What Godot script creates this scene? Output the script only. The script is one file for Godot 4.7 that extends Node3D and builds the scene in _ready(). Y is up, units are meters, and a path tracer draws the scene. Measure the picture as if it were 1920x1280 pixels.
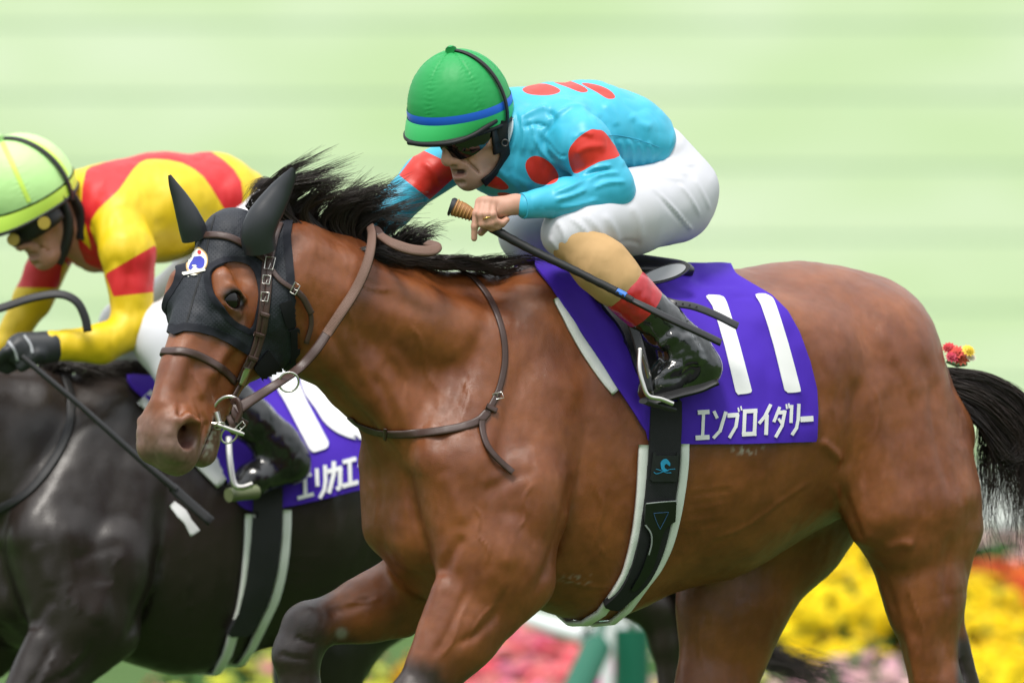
extends Node3D
# Racehorses and jockeys in a race: units are metres, y is up, x runs to the right and z towards the camera.

const FAR_EYE := 20.0
const MIDY := 1.41
const EYE := Vector3(0, MIDY, FAR_EYE)
const TURN := 0.436  # the horses head to the left and a little towards the camera

var rng := RandomNumberGenerator.new()


# a point at depth z, given by its place in the picture plane (1920 x 1280, 800 to the metre at z = 0)
static func P(px: float, py: float, z: float) -> Vector3:
	var f := (FAR_EYE - z) / FAR_EYE
	return Vector3((px - 960.0) / 800.0 * f, MIDY + (640.0 - py) / 800.0 * f, z)


# a point on a horse or its rider: w is how far it lies to the near side of the horse's middle plane
static func on_side(px: float, py: float, w: float, cx := 960.0, z0 := 0.0) -> Vector3:
	var z := z0
	for i in 4:
		var x := (px - cx) / 800.0 * (FAR_EYE - z) / FAR_EYE
		z = z0 - (x - w * sin(TURN)) * tan(TURN) + w * cos(TURN)
	return P(px, py, z)


static func side_dir(an := TURN) -> Vector3:
	return Vector3(sin(an), 0, cos(an))

# ---------------------------------------------------------------- shapes
# a rounded limb or muscle: an elliptic cone from a to b with rounded ends
class Pr:
	var a: Vector3
	var t: Vector3
	var n: Vector3
	var l: Vector3
	var ln: float
	var il: float
	var h0: float
	var h1: float
	var w0: float
	var w1: float
	var e0: float
	var e1: float
	var k: float
	var cut: bool
	var mid: Vector3
	var rad: float


class Fld:
	var ps: Array[Pr] = []
	var cache := {}
	var bs := 0.06
	var noise: FastNoiseLite
	var amp := 0.0
	var nf := Vector3.ONE
	var off := 0.0

	# side: the limb's sideways direction; h: half size across (in the plane of the side view), w: half size sideways
	func add(a: Vector3, b: Vector3, h0: float, h1: float, w0: float, w1: float, side: Vector3, k := 0.03, cut := false, e0 := -1.0, e1 := -1.0) -> void:
		var p := Pr.new()
		p.a = a
		p.ln = a.distance_to(b)
		if p.ln < 0.0005:
			p.t = side.cross(Vector3.UP).normalized()
			p.ln = 0.0
			p.il = 0.0
		else:
			p.t = (b - a) / p.ln
			p.il = 1.0 / p.ln
		var across := side - p.t * side.dot(p.t)
		if across.length() < 0.15:
			across = Vector3.UP - p.t * p.t.y
		p.l = across.normalized()
		p.n = p.t.cross(p.l).normalized()
		p.h0 = h0
		p.h1 = h1
		p.w0 = w0
		p.w1 = w1
		p.e0 = e0 if e0 > 0.0 else h0
		p.e1 = e1 if e1 > 0.0 else h1
		p.k = k
		p.cut = cut
		p.mid = (a + b) * 0.5
		p.rad = p.ln * 0.5 + maxf(maxf(maxf(h0, h1), maxf(w0, w1)), maxf(p.e0, p.e1))
		ps.append(p)

	static func one(p: Pr, q0: Vector3) -> float:
		var q := q0 - p.a
		var sx := q.dot(p.t)
		var s := clampf(sx * p.il, 0.0, 1.0)
		var h := p.h0 + (p.h1 - p.h0) * s
		var w := p.w0 + (p.w1 - p.w0) * s
		var e := p.e0 + (p.e1 - p.e0) * s
		var v := Vector3((sx - s * p.ln) / e, q.dot(p.n) / h, q.dot(p.l) / w)
		var k0 := v.length()
		var k1 := Vector3(v.x / e, v.y / h, v.z / w).length()
		return k0 * (k0 - 1.0) / k1 if k1 > 0.0001 else -minf(h, w)

	# the shapes that can matter in a block of space
	func near(key: Vector3i) -> Array:
		var c := (Vector3(key) + Vector3(0.5, 0.5, 0.5)) * bs
		var r := bs * 0.87
		var found := []
		var ds := PackedFloat32Array()
		var least := 1.0
		for p in ps:
			if c.distance_to(p.mid) < p.rad + p.k + r + 0.03:
				var d := one(p, c)
				found.append(p)
				ds.append(d)
				if not p.cut:
					least = minf(least, d)
		var out := []
		for i in found.size():
			var p: Pr = found[i]
			if p.cut:
				if ds[i] < r * 1.4 + p.k:
					out.append(p)
			elif ds[i] < least + r * 2.2 + p.k:
				out.append(p)
		cache[key] = out
		return out

	func ev(q0: Vector3) -> float:
		var key := Vector3i((q0 / bs).floor())
		var list = cache.get(key)
		if list == null:
			list = near(key)
		var acc := 1.0
		for p: Pr in list:
			var q := q0 - p.a
			var sx := q.dot(p.t)
			var s := clampf(sx * p.il, 0.0, 1.0)
			var h := p.h0 + (p.h1 - p.h0) * s
			var w := p.w0 + (p.w1 - p.w0) * s
			var e := p.e0 + (p.e1 - p.e0) * s
			var v := Vector3((sx - s * p.ln) / e, q.dot(p.n) / h, q.dot(p.l) / w)
			var k0 := v.length()
			var k1 := Vector3(v.x / e, v.y / h, v.z / w).length()
			var d := k0 * (k0 - 1.0) / k1 if k1 > 0.0001 else -minf(h, w)
			if p.cut:
				d = -d
				var u := maxf(p.k - absf(acc - d), 0.0)
				acc = maxf(acc, d) + u * u / (4.0 * p.k)
			else:
				var u := maxf(p.k - absf(acc - d), 0.0)
				acc = minf(acc, d) - u * u / (4.0 * p.k)
		if amp > 0.0:
			var m := q0 * nf
			acc += amp * noise.get_noise_3d(m.x, m.y, m.z)
		return acc - off

	func grad(p: Vector3, e: float) -> Vector3:
		var a := ev(p + Vector3(e, -e, -e))
		var b := ev(p + Vector3(-e, -e, e))
		var c := ev(p + Vector3(-e, e, -e))
		var d := ev(p + Vector3(e, e, e))
		return Vector3(a - b - c + d, -a - b + c + d, -a + b - c + d).normalized()


class M:
	var v := PackedVector3Array()
	var n := PackedVector3Array()
	var t := PackedInt32Array()
	var c := PackedColorArray()
	var uv := PackedVector2Array()

	func tri(a: int, b: int, d: int) -> void:
		t.append(a)
		t.append(b)
		t.append(d)

	func join(o: M) -> void:
		var at := v.size()
		v.append_array(o.v)
		n.append_array(o.n)
		c.append_array(o.c)
		uv.append_array(o.uv)
		for i in o.t:
			t.append(i + at)

	func smooth() -> void:
		n = PackedVector3Array()
		n.resize(v.size())
		for i in range(0, t.size(), 3):
			var g := (v[t[i + 1]] - v[t[i]]).cross(v[t[i + 2]] - v[t[i]])
			for j in 3:
				n[t[i + j]] += g
		for i in n.size():
			n[i] = n[i].normalized() if n[i].length_squared() > 0.0 else Vector3.UP

	func moved(x: Transform3D) -> M:
		var o := M.new()
		for p in v:
			o.v.append(x * p)
		for p in n:
			o.n.append((x.basis * p).normalized())
		o.t = t.duplicate()
		o.c = c.duplicate()
		o.uv = uv.duplicate()
		return o

	# drop the vertices that no triangle uses
	func compact() -> void:
		var ids := {}
		var o := M.new()
		for k in t:
			if not ids.has(k):
				ids[k] = o.v.size()
				o.v.append(v[k])
				o.n.append(n[k])
				o.uv.append(uv[k])
			o.t.append(ids[k])
		v = o.v
		n = o.n
		uv = o.uv
		t = o.t

	# the separate pieces of a mesh
	func pieces() -> Array:
		var root := PackedInt32Array()
		for i in v.size():
			root.append(i)
		for i in range(0, t.size(), 3):
			for j in 2:
				var a := t[i + j]
				var b := t[i + j + 1]
				while root[a] != a:
					root[a] = root[root[a]]
					a = root[a]
				while root[b] != b:
					root[b] = root[root[b]]
					b = root[b]
				root[maxi(a, b)] = mini(a, b)
		var out := {}
		var ids := {}
		for i in range(0, t.size(), 3):
			var r := t[i]
			while root[r] != r:
				r = root[r]
			if not out.has(r):
				out[r] = M.new()
			var o: M = out[r]
			for j in 3:
				var k := t[i + j]
				if not ids.has(k):
					ids[k] = o.v.size()
					o.v.append(v[k])
					o.n.append(n[k])
				o.t.append(ids[k])
		return out.values()

	# cut along the zero line of a value known at every vertex: [where it is negative, where it is positive]
	func split(f: PackedFloat32Array) -> Array:
		var out := [M.new(), M.new()]
		var maps := [{}, {}]
		var hasc := c.size() == v.size()
		var hasu := uv.size() == v.size()
		for i in range(0, t.size(), 3):
			var id := [t[i], t[i + 1], t[i + 2]]
			for side in 2:
				var sg := 1.0 if side else -1.0
				var inside := 0
				for j in 3:
					if f[id[j]] * sg > 0.0:
						inside += 1
				if inside == 0:
					continue
				var o: M = out[side]
				var mp: Dictionary = maps[side]
				var ring := []
				for j in 3:
					var a: int = id[j]
					var b: int = id[(j + 1) % 3]
					var fa := f[a]
					var fb := f[b]
					if fa * sg > 0.0:
						var r = mp.get(a)
						if r == null:
							r = o.v.size()
							mp[a] = r
							o.v.append(v[a])
							o.n.append(n[a])
							if hasc:
								o.c.append(c[a])
							if hasu:
								o.uv.append(uv[a])
						ring.append(r)
					if (fa > 0.0) != (fb > 0.0):
						var ek := mini(a, b) * 4194304 + maxi(a, b) + 1099511627776 * 16
						var r = mp.get(ek)
						if r == null:
							var s := fa / (fa - fb)
							r = o.v.size()
							mp[ek] = r
							o.v.append(v[a].lerp(v[b], s))
							o.n.append(n[a].lerp(n[b], s).normalized())
							if hasc:
								o.c.append(c[a].lerp(c[b], s))
							if hasu:
								o.uv.append(uv[a].lerp(uv[b], s))
						ring.append(r)
				for j in range(1, ring.size() - 1):
					o.tri(ring[0], ring[j], ring[j + 1])
		return out

	# close the free edges of a sheet with a rim that goes in by th
	func rim(th: float) -> void:
		var seen := {}
		for i in range(0, t.size(), 3):
			for j in 3:
				var a := t[i + j]
				var b := t[i + (j + 1) % 3]
				var key := mini(a, b) * 4194304 + maxi(a, b)
				if seen.has(key):
					seen.erase(key)
				else:
					seen[key] = [a, b]
		var hasc := c.size() == v.size()
		var hasu := uv.size() == v.size()
		for key in seen:
			var a: int = seen[key][0]
			var b: int = seen[key][1]
			var at := v.size()
			var side := (v[b] - v[a]).cross(n[a]).normalized()
			for q in [[a, 0.0], [b, 0.0], [b, th], [a, th]]:
				v.append(v[q[0]] - n[q[0]] * q[1])
				n.append(side)
				if hasc:
					c.append(c[q[0]])
				if hasu:
					uv.append(uv[q[0]])
			tri(at, at + 1, at + 2)
			tri(at, at + 2, at + 3)

	func mesh() -> ArrayMesh:
		for i in range(0, t.size(), 3):
			var a := t[i]
			var g := (v[t[i + 1]] - v[a]).cross(v[t[i + 2]] - v[a])
			if g.dot(n[a] + n[t[i + 1]] + n[t[i + 2]]) > 0.0:
				var x := t[i + 1]
				t[i + 1] = t[i + 2]
				t[i + 2] = x
		var arr := []
		arr.resize(Mesh.ARRAY_MAX)
		arr[Mesh.ARRAY_VERTEX] = v
		arr[Mesh.ARRAY_NORMAL] = n
		if c.size() == v.size() and c.size():
			arr[Mesh.ARRAY_COLOR] = c
		if uv.size() == v.size() and uv.size():
			arr[Mesh.ARRAY_TEX_UV] = uv
		arr[Mesh.ARRAY_INDEX] = t
		var am := ArrayMesh.new()
		if t.size():
			am.add_surface_from_arrays(Mesh.PRIMITIVE_TRIANGLES, arr)
		return am


# surface nets, following the surface outward from seeds inside the shape
static func surf(f: Fld, cs: float, box: AABB) -> M:
	var o := box.position
	var mx := int(ceil(box.size.x / cs))
	var my := int(ceil(box.size.y / cs))
	var mz := int(ceil(box.size.z / cs))
	var SX := 1
	var SY := 2048
	var SZ := 4194304
	var vals := {}
	var vid := {}
	var done := {}
	var stack: Array[int] = []
	for p in f.ps:
		if p.cut:
			continue
		for s in [0.0, 0.5, 1.0]:
			for dir: Vector3 in [Vector3(0, 0, 1), Vector3(0, -1, 0), Vector3(1, 0, 0), Vector3(0, 0, -1)]:
				var q: Vector3 = p.a + p.t * p.ln * s
				if not box.has_point(q) or f.ev(q) > 0.0:
					continue
				for i in 200:
					q += dir * cs
					if not box.has_point(q):
						break
					if f.ev(q) > 0.0:
						var ci := Vector3i(((q - dir * cs * 0.5 - o) / cs).floor())
						for dd in [Vector3i(0, 0, 0), Vector3i(1, 0, 0), Vector3i(0, 1, 0), Vector3i(0, 0, 1), Vector3i(-1, 0, 0), Vector3i(0, -1, 0), Vector3i(0, 0, -1)]:
							var cc: Vector3i = ci + dd
							if cc.x >= 0 and cc.y >= 0 and cc.z >= 0 and cc.x < mx and cc.y < my and cc.z < mz:
								stack.append(cc.x * SX + cc.y * SY + cc.z * SZ)
						break
	var m := M.new()
	var offs: Array[int] = [0, SX, SY, SX + SY, SZ, SX + SZ, SY + SZ, SX + SY + SZ]
	var edges := [[0, 1], [2, 3], [4, 5], [6, 7], [0, 2], [1, 3], [4, 6], [5, 7], [0, 4], [1, 5], [2, 6], [3, 7]]
	var cv := PackedFloat32Array()
	cv.resize(8)
	while stack.size():
		var key: int = stack.pop_back()
		if done.has(key):
			continue
		done[key] = true
		var ix := key & 2047
		var iy := (key >> 11) & 2047
		var iz := key >> 22
		var mask := 0
		for i in 8:
			var kk := key + offs[i]
			var val = vals.get(kk)
			if val == null:
				val = f.ev(o + Vector3(ix + (i & 1), iy + ((i >> 1) & 1), iz + (i >> 2)) * cs)
				vals[kk] = val
			cv[i] = val
			if val < 0.0:
				mask |= 1 << i
		if mask == 0 or mask == 255:
			continue
		var sum := Vector3.ZERO
		var cnt := 0
		for e in edges:
			var a: float = cv[e[0]]
			var b: float = cv[e[1]]
			if (a < 0.0) != (b < 0.0):
				var s := a / (a - b)
				var pa := Vector3(e[0] & 1, (e[0] >> 1) & 1, e[0] >> 2)
				var pb := Vector3(e[1] & 1, (e[1] >> 1) & 1, e[1] >> 2)
				sum += pa.lerp(pb, s)
				cnt += 1
		vid[key] = m.v.size()
		m.v.append(o + (Vector3(ix, iy, iz) + sum / cnt) * cs)
		var x0 := mask & 0x55
		var x1 := mask & 0xAA
		var y0 := mask & 0x33
		var y1 := mask & 0xCC
		var z0 := mask & 0x0F
		var z1 := mask & 0xF0
		if x0 != 0 and x0 != 0x55 and ix > 0:
			stack.append(key - SX)
		if x1 != 0 and x1 != 0xAA and ix < mx - 1:
			stack.append(key + SX)
		if y0 != 0 and y0 != 0x33 and iy > 0:
			stack.append(key - SY)
		if y1 != 0 and y1 != 0xCC and iy < my - 1:
			stack.append(key + SY)
		if z0 != 0 and z0 != 0x0F and iz > 0:
			stack.append(key - SZ)
		if z1 != 0 and z1 != 0xF0 and iz < mz - 1:
			stack.append(key + SZ)
	for key in vid:
		var s0: bool = vals[key] < 0.0
		for ax in 3:
			var st: int = [SX, SY, SZ][ax]
			var d1: int = [SY, SZ, SX][ax]
			var d2: int = [SZ, SX, SY][ax]
			if (vals[key + st] < 0.0) == s0:
				continue
			var b = vid.get(key - d1)
			var c = vid.get(key - d1 - d2)
			var d = vid.get(key - d2)
			if b == null or c == null or d == null:
				continue
			var a: int = vid[key]
			m.tri(a, b, c)
			m.tri(a, c, d)
	m.n.resize(m.v.size())
	var e := cs * 0.55
	for i in m.v.size():
		var p := m.v[i]
		var a := f.ev(p + Vector3(e, -e, -e))
		var b := f.ev(p + Vector3(-e, -e, e))
		var c := f.ev(p + Vector3(-e, e, -e))
		var d := f.ev(p + Vector3(e, e, e))
		var g := Vector3(a - b - c + d, -a - b + c + d, -a + b - c + d).normalized()
		m.n[i] = g
		m.v[i] = p - g * clampf((a + b + c + d) * 0.25, -cs * 0.5, cs * 0.5)
	return m


# ---------------------------------------------------------------- sheets, straps, hair
# first point of a shape met on the line from the camera position through a place in the picture plane
func trace(f: Fld, px: float, py: float, off: float, z0 := 0.9) -> Array:
	var q := P(px, py, z0)
	var dir := (q - EYE).normalized()
	for i in 140:
		var d := f.ev(q) - off
		if absf(d) < 0.0004:
			break
		if d < 0.0:
			q += dir * maxf(d, -0.01)
		else:
			q += dir * (0.03 if d > 0.5 else clampf(d * 0.8, 0.0003, 0.03))
	return [q, f.grad(q, 0.006), f.ev(q) - off < 0.03]


func poly_sd(poly: PackedVector2Array, p: Vector2) -> float:
	var best := 1e9
	var inside := false
	var j := poly.size() - 1
	for i in poly.size():
		var a := poly[i]
		var b := poly[j]
		var e := b - a
		var w := p - a
		var q := w - e * clampf(w.dot(e) / maxf(e.length_squared(), 1e-6), 0.0, 1.0)
		best = minf(best, q.length_squared())
		if (a.y > p.y) != (b.y > p.y) and p.x < e.x * (p.y - a.y) / e.y + a.x:
			inside = not inside
		j = i
	return -sqrt(best) if inside else sqrt(best)


static func curve2(pts: Array, n: int, closed := false) -> PackedVector2Array:
	var out := PackedVector2Array()
	var k := pts.size()
	var segs := k if closed else k - 1
	for i in segs:
		var a: Vector2 = pts[(i - 1 + k) % k] if closed or i > 0 else pts[0] * 2.0 - pts[1]
		var b: Vector2 = pts[i]
		var c: Vector2 = pts[(i + 1) % k]
		var d: Vector2 = pts[(i + 2) % k] if closed or i + 2 < k else c * 2.0 - b
		for j in n:
			out.append(b.cubic_interpolate(c, a, d, float(j) / n))
	if not closed:
		out.append(pts[k - 1])
	return out


static func curve3(pts: Array, n: int) -> Array:
	var out := []
	var k := pts.size()
	for i in k - 1:
		var a: Vector3 = pts[i - 1] if i > 0 else pts[0] * 2.0 - pts[1]
		var b: Vector3 = pts[i]
		var c: Vector3 = pts[i + 1]
		var d: Vector3 = pts[i + 2] if i + 2 < k else c * 2.0 - b
		for j in n:
			out.append(b.cubic_interpolate(c, a, d, float(j) / n))
	out.append(pts[k - 1])
	return out


# a sheet of cloth that lies on a shape: outline in the picture plane, cell g pixels, lifted by off
func sheet(f: Fld, poly: PackedVector2Array, g: float, off: float, th: float, wave = null, z0 := 0.9) -> M:
	var lo := poly[0]
	var hi := poly[0]
	for p in poly:
		lo = lo.min(p)
		hi = hi.max(p)
	lo -= Vector2(g, g)
	var nx := int(ceil((hi.x - lo.x) / g)) + 2
	var ny := int(ceil((hi.y - lo.y) / g)) + 2
	var flat := M.new()
	var val := PackedFloat32Array()
	for j in ny:
		for i in nx:
			var p := lo + Vector2(i, j) * g
			flat.v.append(Vector3(p.x, p.y, 0))
			flat.n.append(Vector3.UP)
			val.append(poly_sd(poly, p))
	for j in ny - 1:
		for i in nx - 1:
			var a := j * nx + i
			flat.tri(a, a + 1, a + nx + 1)
			flat.tri(a, a + nx + 1, a + nx)
	var m: M = flat.split(val)[0]
	var missed := {}
	for i in m.v.size():
		var p := m.v[i]
		var lift: float = off + (wave.call(p.x, p.y) if wave != null else 0.0)
		var hit := trace(f, p.x, p.y, lift, z0)
		m.v[i] = hit[0]
		m.n[i] = hit[1]
		if not hit[2]:
			missed[i] = true
		m.uv.append(Vector2(p.x, p.y) / 800.0)
	if missed.size():
		var kept := PackedInt32Array()
		for i in range(0, m.t.size(), 3):
			if not (missed.has(m.t[i]) or missed.has(m.t[i + 1]) or missed.has(m.t[i + 2])):
				kept.append_array(m.t.slice(i, i + 3))
		m.t = kept
		m.compact()
	var ref := m.n.duplicate()
	m.smooth()
	for i in m.n.size():
		if m.n[i].dot(ref[i]) < 0.0:
			m.n[i] = -m.n[i]
	if th > 0.0:
		m.rim(th)
	return m


# flat print or a thin piece laid on a shape
func print_on(f: Fld, poly: PackedVector2Array, off: float, th: float, step := 9.0, z0 := 0.9) -> M:
	return sheet(f, poly, step * 0.7, off, th, null, z0)


# the same for a narrow stroke: only its outline is laid down
func stroke_on(f: Fld, poly: PackedVector2Array, off: float, th: float, step := 9.0, z0 := 0.9) -> M:
	var q := PackedVector2Array()
	for i in poly.size():
		var a := poly[i]
		var b := poly[(i + 1) % poly.size()]
		var k := maxi(1, int(a.distance_to(b) / step))
		for j in k:
			q.append(a.lerp(b, float(j) / k))
	var m := M.new()
	for p in q:
		var hit := trace(f, p.x, p.y, off, z0)
		m.v.append(hit[0])
		m.n.append(hit[1])
		m.uv.append(p / 800.0)
	for i in Geometry2D.triangulate_polygon(q):
		m.t.append(i)
	if th > 0.0:
		m.rim(th)
	return m


# move a point onto a shape's surface, lifted by off
static func snap(f: Fld, p: Vector3, off: float) -> Array:
	for i in 8:
		p -= f.grad(p, 0.008) * (f.ev(p) - off)
	return [p, f.grad(p, 0.008)]


# strap of rounded rectangular section along points with up-directions
static func band(pts: Array, ups: Array, wid: Array, th: float) -> M:
	var m := M.new()
	var prof := [Vector2(-1, -0.5), Vector2(-0.9, 0.5), Vector2(-0.45, 0.72), Vector2(0.45, 0.72), Vector2(0.9, 0.5), Vector2(1, -0.5)]
	var k := pts.size()
	var pn := prof.size()
	var run := 0.0
	for i in k:
		var t: Vector3 = (pts[mini(i + 1, k - 1)] - pts[maxi(i - 1, 0)]).normalized()
		var u: Vector3 = (ups[i] - t * ups[i].dot(t)).normalized()
		var s := t.cross(u).normalized()
		var w: float = wid[i] if wid.size() > 1 else wid[0]
		if i > 0:
			run += pts[i].distance_to(pts[i - 1])
		for j in pn:
			m.v.append(pts[i] + s * prof[j].x * w * 0.5 + u * prof[j].y * th)
			m.uv.append(Vector2(run, prof[j].x * w * 0.5))
		if i > 0:
			for j in pn:
				var a := (i - 1) * pn + j
				var b := (i - 1) * pn + (j + 1) % pn
				m.tri(a, b, b + pn)
				m.tri(a, b + pn, a + pn)
	for e in [0, (k - 1) * pn]:
		for j in range(1, pn - 1):
			m.tri(e, e + j, e + j + 1)
	m.smooth()
	var mid: Vector3 = pts[k / 2]
	var best := 0
	for j in pn:
		if m.n[(k / 2) * pn + j].dot(m.v[(k / 2) * pn + j] - mid) > 0.0:
			best += 1
	if best < pn / 2:
		for i in m.n.size():
			m.n[i] = -m.n[i]
	return m


# strap lying on a shape: path in the picture plane
func strap_on(f: Fld, path: Array, width: float, th: float, off: float, n := 6, z0 := 0.9) -> M:
	var pts := []
	var ups := []
	for p in curve2(path, n):
		var hit := trace(f, p.x, p.y, off, z0)
		if hit[2]:
			pts.append(hit[0])
			ups.append(hit[1])
	return band(pts, ups, [width], th)


# round or oval tube along points
static func tube(pts: Array, rad: Array, sides := 8, side := Vector3.ZERO, flat := 1.0) -> M:
	var m := M.new()
	var k := pts.size()
	var u := side
	for i in k:
		var t: Vector3 = (pts[mini(i + 1, k - 1)] - pts[maxi(i - 1, 0)]).normalized()
		if u == Vector3.ZERO:
			u = t.cross(Vector3(0.31, 0.9, 0.28)).normalized()
		u = (u - t * u.dot(t)).normalized()
		var s := t.cross(u)
		var r: float = rad[i] if rad.size() > 1 else rad[0]
		for j in sides:
			var an := TAU * j / sides
			m.v.append(pts[i] + (u * cos(an) * flat + s * sin(an)) * r)
			m.n.append((u * cos(an) + s * sin(an) * flat).normalized())
			m.uv.append(Vector2(float(j) / sides, float(i) / k))
		if i > 0:
			for j in sides:
				var a := (i - 1) * sides + j
				var b := (i - 1) * sides + (j + 1) % sides
				m.tri(a, b, b + sides)
				m.tri(a, b + sides, a + sides)
	for e in [0, k - 1]:
		var at := m.v.size()
		var t: Vector3 = (pts[1] - pts[0]).normalized() if e == 0 else (pts[k - 1] - pts[k - 2]).normalized()
		m.v.append(pts[e])
		m.n.append(-t if e == 0 else t)
		m.uv.append(Vector2.ZERO)
		for j in sides:
			m.v.append(m.v[e * sides + j])
			m.n.append(m.n[at])
			m.uv.append(Vector2.ZERO)
		for j in sides:
			m.tri(at, at + 1 + j, at + 1 + (j + 1) % sides)
	return m


static func ring(c: Vector3, u: Vector3, v: Vector3, r: float, th: float, from := 0.0, to := TAU) -> M:
	var pts := []
	for i in 25:
		var an := lerpf(from, to, i / 24.0)
		pts.append(c + (u * cos(an) + v * sin(an)) * r)
	return tube(pts, [th], 7)


# a lock of hair: thin tapered strands that follow a guide curve
func lock(m: M, pts: Array, count: int, spread: Vector3, tipspread: float, rad: float, rng: RandomNumberGenerator) -> void:
	for i in count:
		var o := Vector3(rng.randf_range(-1, 1) * spread.x, rng.randf_range(-1, 1) * spread.y, rng.randf_range(-1, 1) * spread.z)
		var d := Vector3(rng.randfn(), rng.randfn(), rng.randfn()) * tipspread
		var cut := rng.randf_range(0.72, 1.08)
		var k := pts.size()
		var wob := rng.randf_range(0.0, TAU)
		var wa := rng.randf_range(0.1, 0.5) * tipspread
		var tint := rng.randf_range(0.6, 1.7)
		var q := []
		for j in k:
			var s := float(j) / (k - 1) * cut
			var at := s * (k - 1)
			var b := mini(int(at), k - 2)
			var p: Vector3 = pts[b].lerp(pts[b + 1], at - b)
			q.append(p + o * (1.0 - 0.75 * s) + d * s * s + Vector3(sin(wob + s * 7.0), cos(wob + s * 6.0), sin(wob * 2.0 + s * 5.0)) * wa * s)
		var base := m.v.size()
		var r0 := rad * rng.randf_range(0.6, 1.3)
		for j in k:
			var t: Vector3 = (q[mini(j + 1, k - 1)] - q[maxi(j - 1, 0)]).normalized()
			var u := t.cross(Vector3(0.2, 0.1, 1)).normalized()
			var w := t.cross(u)
			var r := r0 * (1.0 - 0.85 * float(j) / (k - 1))
			for c in 3:
				var an := TAU * c / 3.0
				m.v.append(q[j] + (u * cos(an) + w * sin(an)) * r)
				m.n.append(u * cos(an) + w * sin(an))
				m.c.append(Color(0.021 * tint, 0.0135 * tint, 0.0108 * tint))
			if j > 0:
				for c in 3:
					var a := base + (j - 1) * 3 + c
					var b := base + (j - 1) * 3 + (c + 1) % 3
					m.tri(a, b, b + 3)
					m.tri(a, b + 3, a + 3)


# ---------------------------------------------------------------- nodes
func part(called: String, m: M, mat: Material, parent: Node3D) -> MeshInstance3D:
	var o := MeshInstance3D.new()
	o.name = called
	o.mesh = m.mesh()
	o.material_override = mat
	parent.add_child(o, true)
	return o


func thing(called: String, label: String, category: String, group := "") -> Node3D:
	var o := Node3D.new()
	o.name = called
	o.set_meta("label", label)
	o.set_meta("category", category)
	if group:
		o.set_meta("group", group)
	add_child(o, true)
	return o


func tag(o: Node3D, label: String, category: String, group := "") -> Node3D:
	o.set_meta("label", label)
	o.set_meta("category", category)
	if group:
		o.set_meta("group", group)
	return o


func mat(c: Color, rough := 0.6, spec := 0.5) -> StandardMaterial3D:
	var m := StandardMaterial3D.new()
	m.albedo_color = c.linear_to_srgb()
	m.roughness = rough
	m.metallic_specular = spec
	return m


func bumpy(m: StandardMaterial3D, freq: float, depth: float, scale := Vector3.ONE * 4.0, seed_ := 1, oct := 4) -> StandardMaterial3D:
	var t := NoiseTexture2D.new()
	t.width = 512
	t.height = 512
	t.seamless = true
	var n := FastNoiseLite.new()
	n.seed = seed_
	n.frequency = freq
	n.fractal_octaves = oct
	t.noise = n
	m.heightmap_enabled = true
	m.heightmap_texture = t
	m.heightmap_scale = depth
	m.uv1_triplanar = true
	m.uv1_scale = scale
	return m

# ---------------------------------------------------------------- horse
# parts of the horse's body; place(px, py, w) puts them
static func limb(f: Fld, place: Callable, a: Array, b: Array, h0: float, h1: float, w0: float, w1: float, k := 0.03, cut := false, e0 := -1.0, e1 := -1.0, side := side_dir()) -> void:
	f.add(place.call(a[0], a[1], a[2]), place.call(b[0], b[1], b[2]), h0 / 800.0, h1 / 800.0, w0, w1, side, k, cut, e0, e1)


static func trunk(f: Fld, p: Callable, s := 1.0) -> void:
	# barrel
	limb(f, p, [960, 800, 0], [1120, 822, 0], 300 * s, 333 * s, 0.17, 0.235, 0.06, false, 0.22, 0.3)
	limb(f, p, [1120, 822, 0], [1300, 797, 0], 333 * s, 289 * s, 0.235, 0.285, 0.06)
	limb(f, p, [1300, 797, 0], [1450, 752, 0], 289 * s, 246 * s, 0.285, 0.275, 0.06)
	limb(f, p, [1450, 752, 0], [1560, 700, 0], 246 * s, 190 * s, 0.275, 0.22, 0.06)
	# croup
	limb(f, p, [1500, 668, 0], [1610, 682, 0], 168 * s, 158 * s, 0.20, 0.19, 0.08, false, -1.0, 0.13)
	limb(f, p, [1610, 690, 0], [1735, 820, 0], 156 * s, 96 * s, 0.18, 0.12, 0.08, false, 0.13, -1.0)
	for w: float in [0.19, -0.19]:
		limb(f, p, [1455, 625, w], [1530, 660, w], 56 * s, 70 * s, 0.06, 0.08, 0.07)


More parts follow.
